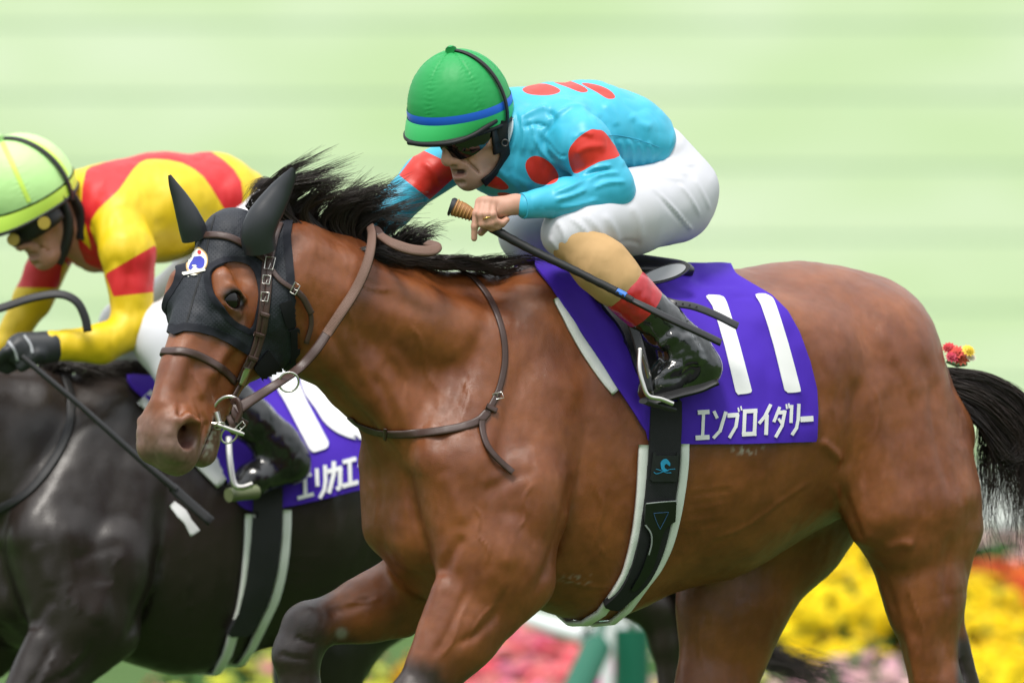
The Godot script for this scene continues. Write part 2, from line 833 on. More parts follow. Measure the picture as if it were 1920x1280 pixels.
static func haunch_near(f: Fld, p: Callable, s := 1.0) -> void:
	limb(f, p, [1635, 680, 0.12], [1700, 930, 0.15], 140 * s, 125 * s, 0.125, 0.12, 0.035)
	limb(f, p, [1705, 720, 0.11], [1768, 930, 0.14], 64 * s, 66 * s, 0.105, 0.09, 0.022)
	limb(f, p, [1752, 800, 0.07], [1782, 990, 0.11], 60 * s, 62 * s, 0.1, 0.085, 0.045)
	limb(f, p, [1620, 740, 0.19], [1655, 960, 0.2], 60 * s, 56 * s, 0.07, 0.07, 0.03)
	limb(f, p, [1578, 870, 0.2], [1622, 1000, 0.19], 16 * s, 20 * s, 0.03, 0.04, 0.03)
	limb(f, p, [1660, 985, 0.18], [1688, 1015, 0.19], 55 * s, 52 * s, 0.06, 0.06, 0.03)
	# gaskin and tendon
	limb(f, p, [1708, 960, 0.15], [1732, 1120, 0.15], 116 * s, 76 * s, 0.1, 0.07, 0.04)
	limb(f, p, [1765, 1000, 0.13], [1770, 1110, 0.13], 76 * s, 44 * s, 0.08, 0.05, 0.022)
	limb(f, p, [1732, 1110, 0.15], [1755, 1300, 0.15], 72 * s, 46 * s, 0.062, 0.04, 0.04)
	limb(f, p, [1716, 1090, 0.19], [1738, 1270, 0.18], 40 * s, 26 * s, 0.035, 0.025, 0.02)
	limb(f, p, [1785, 1150, 0.13], [1835, 1330, 0.12], 20 * s, 16 * s, 0.02, 0.018, 0.03)
	# hock, cannon, pastern, hoof
	limb(f, p, [1762, 1300, 0.15], [1800, 1370, 0.15], 48 * s, 48 * s, 0.042, 0.04, 0.04)
	limb(f, p, [1800, 1370, 0.15], [1905, 1560, 0.15], 36 * s, 28 * s, 0.03, 0.026, 0.03)
	limb(f, p, [1905, 1560, 0.15], [1930, 1640, 0.15], 34 * s, 30 * s, 0.032, 0.03, 0.03)
	limb(f, p, [1930, 1650, 0.15], [1915, 1700, 0.15], 36 * s, 50 * s, 0.05, 0.06, 0.02)


static func haunch_far(f: Fld, p: Callable, s := 1.0) -> void:
	limb(f, p, [1640, 760, -0.13], [1480, 985, -0.14], 150 * s, 112 * s, 0.12, 0.1, 0.06)
	limb(f, p, [1480, 985, -0.14], [1368, 1130, -0.15], 118 * s, 102 * s, 0.09, 0.075, 0.05)
	limb(f, p, [1368, 1130, -0.15], [1325, 1300, -0.15], 98 * s, 62 * s, 0.075, 0.05, 0.05)
	limb(f, p, [1430, 1130, -0.15], [1392, 1300, -0.14], 52 * s, 26 * s, 0.05, 0.025, 0.04)
	limb(f, p, [1330, 1300, -0.15], [1345, 1400, -0.15], 62 * s, 50 * s, 0.05, 0.045, 0.04)
	limb(f, p, [1345, 1400, -0.15], [1270, 1590, -0.15], 38 * s, 28 * s, 0.03, 0.026, 0.03)
	limb(f, p, [1270, 1590, -0.15], [1230, 1670, -0.15], 34 * s, 30 * s, 0.032, 0.03, 0.03)
	limb(f, p, [1222, 1680, -0.15], [1205, 1735, -0.15], 36 * s, 52 * s, 0.05, 0.06, 0.02)


static func shoulder(f: Fld, p: Callable, s := 1.0) -> void:
	# shoulder blade and the muscles on it
	limb(f, p, [1010, 610, 0.11], [915, 850, 0.16], 88 * s, 115 * s, 0.08, 0.085, 0.06)
	limb(f, p, [930, 640, 0.11], [842, 850, 0.16], 60 * s, 66 * s, 0.07, 0.07, 0.03)
	limb(f, p, [1026, 740, 0.17], [988, 950, 0.2], 70 * s, 82 * s, 0.065, 0.08, 0.03)
	limb(f, p, [976, 920, 0.2], [968, 1080, 0.19], 90 * s, 70 * s, 0.085, 0.075, 0.022)
	# point of the shoulder, upper arm
	limb(f, p, [826, 880, 0.14], [872, 1020, 0.17], 52 * s, 66 * s, 0.09, 0.085, 0.025)
	limb(f, p, [885, 880, 0.19], [915, 1040, 0.195], 72 * s, 80 * s, 0.075, 0.075, 0.03)
	# breast, far and near half, and the base of the neck
	limb(f, p, [850, 790, 0], [860, 960, 0], 150 * s, 150 * s, 0.15, 0.16, 0.06)
	limb(f, p, [752, 870, -0.06], [750, 980, -0.06], 80 * s, 72 * s, 0.1, 0.09, 0.04)
	limb(f, p, [790, 890, 0.03], [790, 1010, 0.03], 62 * s, 58 * s, 0.08, 0.075, 0.03)
	limb(f, p, [768, 1045, -0.05], [800, 1078, -0.05], 42 * s, 42 * s, 0.075, 0.07, 0.022)
	limb(f, p, [845, 1030, -0.02], [870, 1090, 0.0], 70 * s, 56 * s, 0.14, 0.13, 0.05)
	# near forearm
	limb(f, p, [925, 1050, 0.19], [858, 1190, 0.19], 92 * s, 70 * s, 0.085, 0.062, 0.045)
	limb(f, p, [980, 1090, 0.19], [905, 1195, 0.19], 60 * s, 36 * s, 0.055, 0.035, 0.025)
	limb(f, p, [850, 1120, 0.2], [812, 1230, 0.2], 46 * s, 36 * s, 0.04, 0.035, 0.02)
	limb(f, p, [858, 1190, 0.19], [775, 1320, 0.19], 66 * s, 48 * s, 0.055, 0.043, 0.04)
	limb(f, p, [765, 1335, 0.19], [740, 1400, 0.19], 52 * s, 46 * s, 0.05, 0.042, 0.04)
	limb(f, p, [740, 1400, 0.19], [700, 1560, 0.19], 34 * s, 28 * s, 0.03, 0.026, 0.03)
	limb(f, p, [700, 1560, 0.19], [660, 1630, 0.19], 34 * s, 30 * s, 0.032, 0.03, 0.03)
	limb(f, p, [655, 1640, 0.19], [640, 1700, 0.19], 36 * s, 52 * s, 0.05, 0.06, 0.02)
	# far foreleg, folded
	limb(f, p, [830, 1070, -0.16], [690, 1140, -0.17], 86 * s, 58 * s, 0.075, 0.055, 0.045)
	limb(f, p, [690, 1140, -0.17], [585, 1172, -0.17], 56 * s, 44 * s, 0.052, 0.043, 0.04)
	limb(f, p, [760, 1170, -0.17], [645, 1180, -0.17], 26 * s, 18 * s, 0.03, 0.02, 0.025)
	limb(f, p, [572, 1180, -0.17], [556, 1222, -0.17], 48 * s, 46 * s, 0.045, 0.042, 0.03)
	limb(f, p, [556, 1235, -0.17], [562, 1290, -0.17], 42 * s, 36 * s, 0.038, 0.032, 0.03)
	limb(f, p, [562, 1290, -0.17], [640, 1430, -0.17], 34 * s, 27 * s, 0.03, 0.025, 0.03)
	limb(f, p, [640, 1430, -0.17], [700, 1450, -0.17], 32 * s, 28 * s, 0.03, 0.028, 0.03)
	limb(f, p, [705, 1450, -0.17], [750, 1420, -0.17], 34 * s, 48 * s, 0.045, 0.055, 0.02)


# the bay's head: s runs from the poll to the nose, n out of the forehead, l to the near side
const HEAD_AT := [401.0, 410.0, 0.40]
const HA := Vector3(-0.2720, -0.9021, 0.3350)
const HL := Vector3(0.7493, 0.0199, 0.6619)
const HN := Vector3(-0.6038, 0.4311, 0.6705)


static func hd(s: float, n: float, l: float) -> Vector3:
	return P(HEAD_AT[0], HEAD_AT[1], HEAD_AT[2]) + HA * s + HN * n + HL * l


static func hcap(f: Fld, a: Array, b: Array, h0: float, h1: float, w0: float, w1: float, k := 0.02, cut := false, e0 := -1.0, e1 := -1.0) -> void:
	f.add(hd(a[0], a[1], a[2]), hd(b[0], b[1], b[2]), h0, h1, w0, w1, HL, k, cut, e0, e1)
	if a[2] != 0.0 or b[2] != 0.0:
		f.add(hd(a[0], a[1], -a[2]), hd(b[0], b[1], -b[2]), h0, h1, w0, w1, HL, k, cut, e0, e1)


static func neck(f: Fld) -> void:
	var c := [[905, 755, 0.0, 255, 0.15, 0.436], [806, 690, 0.01, 190, 0.125, 0.46], [708, 628, 0.03, 148, 0.105, 0.52], [614, 576, 0.06, 130, 0.092, 0.6], [535, 526, 0.10, 116, 0.08, 0.72]]
	for i in c.size() - 1:
		var a = c[i]
		var b = c[i + 1]
		var pa := on_side(a[0], a[1], 0.0) + Vector3(0, 0, a[2])
		var pb := on_side(b[0], b[1], 0.0) + Vector3(0, 0, b[2])
		f.add(pa, pb, a[3] / 800.0, b[3] / 800.0, a[4], b[4], side_dir((a[5] + b[5]) * 0.5), 0.06, false, 0.1, 0.08)
	# on to the skull; muscles along the neck, jugular groove
	f.add(on_side(535, 530, 0.0) + Vector3(0, 0, 0.1), hd(0.05, -0.11, 0), 0.14, 0.1, 0.078, 0.068, HL, 0.05, false, 0.05, 0.05)
	f.add(P(600, 520, 0.34), P(900, 640, 0.19), 0.06, 0.07, 0.032, 0.045, side_dir(0.5), 0.06)
	f.add(P(630, 640, 0.315), P(806, 850, 0.2), 0.045, 0.06, 0.035, 0.05, side_dir(0.5), 0.03)
	f.add(P(560, 570, 0.36), P(620, 650, 0.325), 0.05, 0.045, 0.025, 0.025, side_dir(0.6), 0.03)


static func head(f: Fld) -> void:
	hcap(f, [0.03, -0.085, 0], [0.19, -0.105, 0], 0.085, 0.105, 0.07, 0.088, 0.03)
	hcap(f, [0.19, -0.10, 0], [0.37, -0.082, 0], 0.10, 0.076, 0.078, 0.052, 0.03)
	hcap(f, [0.37, -0.078, 0], [0.51, -0.076, 0], 0.074, 0.068, 0.05, 0.048, 0.03)
	hcap(f, [0.10, -0.19, 0], [0.22, -0.215, 0], 0.085, 0.085, 0.055, 0.055, 0.04)
	hcap(f, [0.14, -0.185, 0.042], [0.22, -0.19, 0.045], 0.1, 0.092, 0.04, 0.038, 0.025, false, 0.075, 0.08)
	hcap(f, [0.26, -0.185, 0.018], [0.46, -0.15, 0.016], 0.055, 0.04, 0.03, 0.026, 0.035)
	# brow, orbit, cheek ridge
	hcap(f, [0.145, -0.022, 0.068], [0.185, -0.028, 0.078], 0.03, 0.026, 0.026, 0.024, 0.03)
	hcap(f, [0.2, -0.055, 0.074], [0.225, -0.06, 0.072], 0.03, 0.026, 0.02, 0.02, 0.02)
	hcap(f, [0.235, -0.105, 0.07], [0.35, -0.088, 0.052], 0.013, 0.01, 0.014, 0.012, 0.025)
	hcap(f, [0.10, -0.045, 0.078], [0.115, -0.05, 0.08], 0.02, 0.02, 0.014, 0.014, 0.03, true)
	hcap(f, [0.36, -0.035, 0.055], [0.45, -0.045, 0.06], 0.016, 0.02, 0.012, 0.012, 0.03, true)
	# nose bone, muzzle, lips
	hcap(f, [0.25, -0.018, 0], [0.46, -0.018, 0], 0.02, 0.02, 0.035, 0.026, 0.03)
	hcap(f, [0.485, -0.078, 0], [0.532, -0.09, 0], 0.066, 0.052, 0.054, 0.05, 0.03)
	hcap(f, [0.50, -0.052, 0.034], [0.545, -0.062, 0.036], 0.044, 0.042, 0.034, 0.03, 0.02)
	hcap(f, [0.538, -0.078, 0], [0.555, -0.102, 0], 0.038, 0.036, 0.044, 0.04, 0.025)
	hcap(f, [0.548, -0.105, 0.012], [0.562, -0.122, 0.01], 0.028, 0.024, 0.03, 0.026, 0.018)
	hcap(f, [0.45, -0.125, 0.018], [0.53, -0.125, 0.018], 0.04, 0.035, 0.028, 0.026, 0.03)
	hcap(f, [0.44, -0.172, 0.0], [0.505, -0.178, 0.0], 0.03, 0.032, 0.036, 0.036, 0.012)
	hcap(f, [0.48, -0.185, 0.0], [0.508, -0.19, 0.0], 0.028, 0.026, 0.032, 0.03, 0.02)
	hcap(f, [0.445, -0.149, 0], [0.62, -0.150, 0], 0.004, 0.005, 0.12, 0.12, 0.012, true)
	# nostrils: rim, then the opening
	var rimpts := []
	for i in 9:
		var an := TAU * i / 9.0
		rimpts.append([0.522 + 0.042 * cos(an), -0.07 + 0.044 * sin(an) - 0.01 * cos(an), 0.06 - 0.014 * cos(an) - 0.016 * absf(sin(an))])
	for i in 9:
		hcap(f, rimpts[i], rimpts[(i + 1) % 9], 0.0085, 0.0085, 0.0085, 0.0085, 0.014)
	hcap(f, [0.520, -0.07, 0.076], [0.520, -0.066, 0.02], 0.036, 0.022, 0.033, 0.02, 0.007, true, 0.026, 0.016)
	hcap(f, [0.520, -0.066, 0.024], [0.45, -0.07, 0.02], 0.018, 0.014, 0.014, 0.012, 0.006, true)
	# creases of the nose and lips
	for q: Array in [[0.455, -0.03, 0.046, 0.485, -0.03, 0.05], [0.46, -0.10, 0.056, 0.50, -0.115, 0.056], [0.47, -0.118, 0.052, 0.53, -0.13, 0.05], [0.43, -0.07, 0.054, 0.46, -0.1, 0.056]]:
		hcap(f, [q[0], q[1], q[2] + 0.006], [q[3], q[4], q[5] + 0.006], 0.005, 0.004, 0.006, 0.005, 0.014, true)
	# eye socket and lids
	hcap(f, EYE_IN, EYE_IN, 0.031, 0.031, 0.026, 0.026, 0.016)
	hcap(f, [0.168, -0.08, 0.09], [0.162, -0.02, 0.092], 0.007, 0.007, 0.008, 0.008, 0.012)
	hcap(f, [0.208, -0.08, 0.09], [0.207, -0.026, 0.092], 0.006, 0.006, 0.007, 0.007, 0.012)
	hcap(f, [0.186, -0.048, 0.096], [0.186, -0.048, 0.12], 0.031, 0.032, 0.0185, 0.0195, 0.005, true, 0.016, 0.02)


const EYE_IN := [0.184, -0.046, 0.076]


static func horse_field() -> Fld:
	var f := Fld.new()
	var p := func(x, y, w): return on_side(x, y, w)
	neck(f)
	trunk(f, p)
	shoulder(f, p)
	haunch_far(f, p)
	haunch_near(f, p)
	# hollows and folds: flank, behind the elbow, the groove of the shoulder
	f.noise = FastNoiseLite.new()
	f.noise.seed = 7
	f.noise.frequency = 1.0
	f.noise.fractal_octaves = 2
	f.nf = Vector3(22, 14, 22)
	f.amp = 0.0016
	return f


static func head_field() -> Fld:
	var f := Fld.new()
	f.bs = 0.05
	neck(f)
	head(f)
	f.noise = FastNoiseLite.new()
	f.noise.seed = 7
	f.noise.frequency = 1.0
	f.noise.fractal_octaves = 2
	f.nf = Vector3(22, 14, 22)
	f.amp = 0.0016
	return f


# lines between the muscles, veins and folds of the skin: path on the near side, half width (pixels), height (mm)
const RELIEF := [
	[[912, 600, 872, 700, 836, 790, 806, 856], 17, -5.0], [[757, 868, 768, 920, 784, 990, 812, 1072], 11, -6.0], [[690, 690, 724, 741, 744, 800, 757, 868], 13, -4.5],
	[[872, 1000, 846, 1040, 826, 1086], 11, -4.0], [[1070, 880, 1062, 955, 1036, 1040, 996, 1130], 10, -5.0], [[946, 1098, 930, 1150, 896, 1186, 850, 1214], 9, -3.5],
	[[880, 1090, 860, 1140, 836, 1190, 806, 1240], 8, -2.2], [[1000, 640, 965, 740, 940, 840, 930, 900], 16, -3.5], [[1010, 880, 950, 900, 900, 930], 14, -3.0],
	[[1745, 700, 1752, 780, 1766, 856, 1792, 945], 11, -3.2], [[1664, 700, 1672, 780, 1682, 850, 1704, 930], 14, -2.2], [[1604, 700, 1603, 780, 1592, 850, 1574, 896], 12, -4.5],
	[[1574, 905, 1596, 960, 1622, 1030], 9, -3.0], [[1694, 1050, 1700, 1135, 1718, 1210], 9, -2.6], [[1784, 990, 1774, 1070, 1778, 1140], 9, -2.6], [[1640, 1040, 1668, 1110, 1690, 1180], 8, -1.8],
	[[700, 1122, 660, 1138, 610, 1150], 9, -2.6], [[550, 1192, 572, 1202, 596, 1208], 6, -2.2], [[520, 1222, 545, 1232, 590, 1236], 7, -2.0], [[570, 470, 640, 512, 740, 560, 840, 596], 18, -3.2],
	[[606, 600, 650, 680, 690, 750], 12, -3.0], [[1536, 822, 1562, 846, 1584, 870], 9, 4.0], [[1562, 900, 1580, 950, 1604, 1004], 8, 3.0], [[1440, 560, 1500, 600, 1545, 680, 1566, 760], 22, 4.0],
	[[1655, 1032, 1690, 1018, 1718, 1026], 10, 3.0], [[720, 640, 760, 700, 790, 770], 12, 2.5], [[1800, 820, 1814, 880, 1818, 960], 12, 3.0], [[830, 880, 850, 930, 868, 990], 15, 3.0],
	[[960, 960, 960, 1020, 940, 1070], 18, 3.0], [[1720, 620, 1770, 700, 1800, 780], 16, 2.6], [[1640, 600, 1690, 680, 1722, 760], 18, 2.6],
	# veins
	[[880, 940, 900, 966, 896, 1000, 916, 1030, 910, 1062], 4.5, 1.3], [[1006, 900, 984, 930, 986, 968, 964, 1000], 4.5, 1.2], [[860, 700, 880, 740, 868, 790, 890, 830], 4.5, 1.1],
	[[760, 600, 790, 640, 800, 700, 830, 740], 5, 1.2], [[1110, 900, 1130, 950, 1120, 1010, 1146, 1060], 4.5, 1.1], [[1040, 1068, 1090, 1096, 1150, 1100], 4.5, 1.2], [[1320, 1016, 1400, 985, 1470, 935, 1530, 896], 5, 1.6],
	[[1640, 720, 1650, 770, 1640, 830], 4.5, 1.1], [[880, 1120, 862, 1160, 850, 1200, 820, 1240], 4.5, 1.3], [[930, 1130, 900, 1160, 870, 1220], 4.5, 1.2], [[720, 1118, 680, 1130, 640, 1130], 4.5, 1.2],
	[[1700, 1080, 1712, 1130, 1730, 1180, 1728, 1240], 4.5, 1.3], [[1320, 1150, 1310, 1200, 1320, 1260], 4.5, 1.3], [[690, 900, 706, 940, 700, 990], 4.5, 1.0],
	[[660, 520, 700, 540, 740, 542], 5, 1.3], [[640, 560, 662, 604, 668, 650], 5, 1.2], [[352, 690, 372, 720, 380, 752], 4, 0.9], [[408, 690, 404, 716, 412, 742], 4, 0.9],
	[[1290, 920, 1330, 914, 1382, 906], 5, 0.6], [[1284, 938, 1330, 932, 1376, 926], 5, 0.6], [[1280, 958, 1326, 950, 1374, 940], 5, 0.6], [[1276, 978, 1324, 972, 1366, 966], 5, 0.6], [[1270, 1000, 1318, 992, 1360, 982], 5, 0.6]]


func relief(m: M, src: Array, second_horse := false, scale := 0.0016) -> void:
	var lines := []
	for r: Array in src:
		var c := curve2(va(r[0]), 5)
		if second_horse:
			if c[0].y < 850.0 or c[0].x < 740.0:
				continue
			for j in c.size():
				c[j] = Vector2(c[j].x - 770.0, 700.0 + (c[j].y - 490.0) * 0.812)
		var lo := c[0]
		var hi := c[0]
		for p in c:
			lo = lo.min(p)
			hi = hi.max(p)
		var s: float = r[1]
		lines.append([c, lo - Vector2(s, s) * 2.6, hi + Vector2(s, s) * 2.6, s, r[2] * scale])
	var height := func(q: Vector2, near: Array) -> float:
		var h := 0.0
		for l: Array in near:
			var c: PackedVector2Array = l[0]
			var best := 1e9
			var at := 0.0
			for j in c.size() - 1:
				var e := c[j + 1] - c[j]
				var w := q - c[j]
				var t := clampf(w.dot(e) / e.length_squared(), 0.0, 1.0)
				var d := (w - e * t).length_squared()
				if d < best:
					best = d
					at = (j + t) / (c.size() - 1)
			h += l[4] * exp(-best / (l[3] * l[3])) * smoothstep(0.0, 0.22, at) * smoothstep(1.0, 0.78, at)
		return h
	for i in m.v.size():
		var n := m.n[i]
		if n.z < 0.05:
			continue
		var q := proj(m.v[i])
		var near := []
		for l: Array in lines:
			if q.x > l[1].x and q.y > l[1].y and q.x < l[2].x and q.y < l[2].y:
				near.append(l)
		if near.is_empty():
			continue
		var fade := smoothstep(0.05, 0.3, n.z)
		var h: float = height.call(q, near) * fade
		var e := 0.0012
		var tx := (Vector3(1, 0, 0) - n * n.x).normalized()
		var ty := n.cross(tx)
		var hx: float = height.call(proj(m.v[i] + tx * e), near) * fade
		var hy: float = height.call(proj(m.v[i] + ty * e), near) * fade
		m.v[i] += n * h
		m.n[i] = (n - tx * ((hx - h) / e) - ty * ((hy - h) / e)).normalized()


# ---------------------------------------------------------------- coat
func bay_coat(m: M) -> void:
	var n := FastNoiseLite.new()
	n.seed = 2
	n.frequency = 7.0
	n.fractal_octaves = 3
	var fine := FastNoiseLite.new()
	fine.seed = 9
	fine.frequency = 60.0
	fine.fractal_octaves = 2
	var o := P(HEAD_AT[0], HEAD_AT[1], HEAD_AT[2])
	for p in m.v:
		var q := proj(p)
		var v := n.get_noise_3d(p.x, p.y, p.z)
		var g := fine.get_noise_3d(p.x, p.y, p.z)
		var c := Color(0.265, 0.082, 0.023).lerp(Color(0.175, 0.049, 0.0135), clampf(0.5 + v, 0.0, 1.0))
		c = c * (1.0 + 0.12 * g)
		# black points of a bay: knees, cannons, tendons
		var dark := smoothstep(690.0 + v * 60.0, 590.0 + v * 40.0, q.x) * smoothstep(1060.0, 1110.0, q.y)
		dark = maxf(dark, smoothstep(1225.0 + v * 50.0, 1300.0 + v * 50.0, q.y + (860.0 - q.x) * 0.25) * smoothstep(960.0, 920.0, q.x))
		dark = maxf(dark, smoothstep(1290.0, 1400.0, q.y))
		dark = maxf(dark, smoothstep(1788.0, 1802.0, q.x - maxf(0.0, 1200.0 - q.y) * 0.5) * smoothstep(1180.0, 1210.0, q.y))
		c = c.lerp(Color(0.022, 0.019, 0.018) * (1.0 + 0.3 * g), dark * 0.93)
		# muzzle, lips, nostrils, rims of the eyes
		var a := (p - o).dot(HA)
		var d := (p - o).dot(HN)
		var l := absf((p - o).dot(HL))
		if q.x < 560.0 and q.y < 1000.0:
			var grey := smoothstep(0.475 + v * 0.06, 0.56 + v * 0.05, a + maxf(0.0, -d - 0.08) * 0.35)
			c = c.lerp(Color(0.17, 0.125, 0.105) * (1.0 + 0.35 * g), grey * 0.7)
			var lip := smoothstep(0.575, 0.6, a - 0.1 * (d + 0.09)) * smoothstep(-0.1, 0.3, v + 0.2)
			c = c.lerp(Color(0.3, 0.2, 0.15), lip * 0.5)
			var hole := Vector3((a - 0.522) / 0.04, (d + 0.07) / 0.042, (l - 0.045) / 0.03).length()
			c = c.lerp(Color(0.13, 0.06, 0.052), smoothstep(0.9, 0.5, hole))
			var mouth := smoothstep(0.02, 0.006, absf(d + 0.149)) * smoothstep(0.44, 0.47, a) * smoothstep(-0.25, 0.3, g + v * 0.6)
			c = c.lerp(Color(0.36, 0.31, 0.27), mouth * 0.75)
			var rim := Vector3((a - 0.186) / 0.024, (d + 0.048) / 0.037, (l - 0.09) / 0.03).length()
			c = c.lerp(Color(0.016, 0.013, 0.012), smoothstep(1.35, 0.85, rim))
			var pale := Vector2((a - 0.225) / 0.03, (d + 0.085) / 0.03).length()
			c = c.lerp(Color(0.16, 0.085, 0.055), smoothstep(1.3, 0.5, pale) * 0.6)
		# dried foam by the lips and under the cloth
		var foam := smoothstep(0.1, 0.45, g) * smoothstep(46.0, 10.0, Vector2(q.x - 1404.0, (q.y - 843.0) * 3.4).length())
		foam = maxf(foam, smoothstep(-0.15, 0.35, g) * smoothstep(13.0, 4.0, absf(q.x - 402.0 + (q.y - 800.0) * 0.32)) * smoothstep(60.0, 30.0, absf(q.y - 815.0)))
		foam = maxf(foam, smoothstep(0.2, 0.5, g) * smoothstep(60.0, 10.0, Vector2(q.x - 1090.0, (q.y - 1086.0) * 4.0).length()) * 0.6)
		if p.z > -0.2:
			c = c.lerp(Color(0.5, 0.47, 0.42), foam * 0.8)
			c = c.lerp(Color(0.3, 0.3, 0.25), smoothstep(16.0, 5.0, Vector2(q.x - 640.0, q.y - 1187.0).length()) * 0.7)
		m.c.append(c)


# roots of the mane: a point on the crest of the bay's neck
static func crest(px: float, py: float) -> Vector3:
	var e := lerpf(0.1, 0.03, clampf((px - 535.0) / 170.0, 0.0, 1.0)) if px < 705.0 else lerpf(0.03, 0.0, clampf((px - 705.0) / 200.0, 0.0, 1.0))
	var z := on_side(px, py, 0.0).z + e
	return P(px, py, z)


func mane(parent: Node3D, hair: Material) -> void:
	var m := M.new()
	rng.seed = 77
	# plume behind the ear: rises, leans forward, then is blown back
	for i in 60:
		var s := rng.randf()
		var rx := lerpf(556.0, 705.0, s)
		var ry := lerpf(436.0, 484.0, s) + rng.randf_range(-4, 8)
		var lean := lerpf(-70.0, -20.0, s) + rng.randf_range(-26, 22)
		var up := lerpf(118.0, 96.0, s) * rng.randf_range(0.7, 1.12)
		var over := rng.randf_range(40, 118)
		var zo := rng.randf_range(-0.035, 0.035)
		var a := crest(rx, ry) + Vector3(0, 0, zo)
		var b := P(rx + lean, ry - up * 0.55, a.z + zo * 0.6)
		var c := P(rx + lean * 0.8 + over * 0.35, ry - up, a.z + zo)
		var d := P(rx + lean * 0.6 + over, ry - up * rng.randf_range(1.05, 1.4), a.z + zo * 1.2)
		lock(m, curve3([a, b, c, d], 3), 40, Vector3(0.012, 0.006, 0.010), 0.0075, 0.0014, rng)
	# wisps that hook down at the front
	for i in 18:
		var rx := rng.randf_range(540, 600)
		var a := crest(rx, 432)
		var q := rng.randf_range(0, 30)
		lock(m, curve3([a, P(528 - q * 0.3, 372 - q, a.z), P(500 - q * 0.7, 338 + q * 0.2, a.z), P(482 - q * 0.6, 352 + q * 1.2, a.z)], 3), 12, Vector3(0.012, 0.006, 0.01), 0.01, 0.0011, rng)
	# second tuft, over the rein
	for i in 20:
		var s := rng.randf()
		var rx := lerpf(690.0, 800.0, s)
		var a := crest(rx, 484) + Vector3(0, 0, rng.randf_range(-0.02, 0.03))
		var over := rng.randf_range(10, 62)
		var up := rng.randf_range(30, 86) * lerpf(1.0, 0.55, s)
		lock(m, curve3([a, P(rx - 6, 478 - up * 0.6, a.z), P(rx + over * 0.45, 476 - up, a.z), P(rx + over, 474 - up * rng.randf_range(0.7, 1.05), a.z)], 3), 30, Vector3(0.014, 0.006, 0.012), 0.011, 0.0012, rng)
	# mane lying back along the withers
	for i in 42:
		var rx := rng.randf_range(640, 900)
		var dy := lerpf(0.0, 18.0, clampf((rx - 680.0) / 120.0, 0.0, 1.0))
		var a := crest(rx, lerpf(476.0, 484.0, (rx - 640.0) / 260.0) + dy) + Vector3(0, 0, rng.randf_range(-0.01, 0.05))
		var ln := rng.randf_range(90, 150)
		lock(m, curve3([a, P(rx + ln * 0.3, 466 + dy + rng.randf_range(0, 16), a.z + 0.012), P(rx + ln * 0.7, 474 + dy + rng.randf_range(-10, 24), a.z - 0.01), P(rx + ln, 484 + dy * 0.6 + rng.randf_range(-14, 22), a.z - 0.045)], 3), 34, Vector3(0.012, 0.008, 0.012), 0.009, 0.0013, rng)
	part("mane", m, hair, parent)


func tail(parent: Node3D, hair: Material) -> void:
	var m := M.new()
	rng.seed = 31
	for i in 90:
		var s := rng.randf()
		var z := -0.5 + rng.randf_range(-0.05, 0.05)
		var a := P(1782 + rng.randf_range(-4, 14), 696 + s * 60, z)
		var drop := rng.randf_range(0, 130) * s
		lock(m, curve3([a, P(1840 + 10 * (1.0 - s), 706 + s * 90, z), P(1888 + 22 * (1.0 - s) + rng.randf_range(-10, 12), 742 + s * 130, z - 0.01), P(1922 + 30 * (1.0 - s) + rng.randf_range(-16, 16), 820 + drop * 0.9, z - 0.02), P(1940 + rng.randf_range(-26, 30), 910 + drop * 1.1, z - 0.02)], 3), 30, Vector3(0.012, 0.012, 0.02), 0.02, 0.0014, rng)
	for i in 40:
		var x := rng.randf_range(1840, 1925)
		var z := -0.5 + rng.randf_range(-0.03, 0.03)
		var end := rng.randf_range(900, 1075)
		lock(m, curve3([P(1800, 728, z), P(lerpf(1836, x, 0.4), 766, z), P(x - 4, 830, z), P(x + rng.randf_range(-16, 10), lerpf(850, end, 0.6), z), P(x + rng.randf_range(-24, 30), end, z)], 3), 16 if end < 960 else 7, Vector3(0.012, 0.01, 0.02), 0.012, 0.0013, rng)
	part("tail", m, hair, parent)


func eyeball(parent: Node3D) -> void:
	for s: float in [1.0, -1.0]:
		var sp := SphereMesh.new()
		sp.radius = 0.034
		sp.height = 0.068
		sp.radial_segments = 32
		sp.rings = 20
		var e := MeshInstance3D.new()
		e.name = "eye"
		e.mesh = sp
		var m := mat(Color(0.006, 0.004, 0.003), 0.03, 0.42)
		e.material_override = m
		e.position = hd(0.187, -0.049, s * 0.0675)
		parent.add_child(e, true)


static func proj(p: Vector3) -> Vector2:
	var f := (FAR_EYE - p.z) / FAR_EYE
	return Vector2(960.0 + 800.0 * p.x / f, 640.0 - 800.0 * (p.y - MIDY) / f)


# a point moved over to the near side of a middle plane
static func fold_over(p: Vector3, o: Vector3, l: Vector3) -> Vector3:
	var d := (p - o).dot(l)
	return p - l * (2.0 * d) if d < 0.0 else p


static func shell_of(f: Fld, off: float, nf: float, amp: float, sd: int) -> Fld:
	var o := Fld.new()
	o.ps = f.ps
	o.bs = f.bs
	o.off = off
	o.amp = amp
	o.noise = FastNoiseLite.new()
	o.noise.seed = sd
	o.noise.frequency = 1.0
	o.noise.fractal_octaves = 2
	o.nf = Vector3.ONE * nf
	return o


func vals_of(m: M, poly: PackedVector2Array, o: Vector3, l: Vector3) -> PackedFloat32Array:
	var out := PackedFloat32Array()
	for p in m.v:
		out.append(poly_sd(poly, proj(fold_over(p, o, l))))
	return out


func pv(a: Array) -> PackedVector2Array:
	var out := PackedVector2Array()
	for i in range(0, a.size(), 2):
		out.append(Vector2(a[i], a[i + 1]))
	return out


func va(a: Array) -> Array:
	var out := []
	for i in range(0, a.size(), 2):
		out.append(Vector2(a[i], a[i + 1]))
	return out


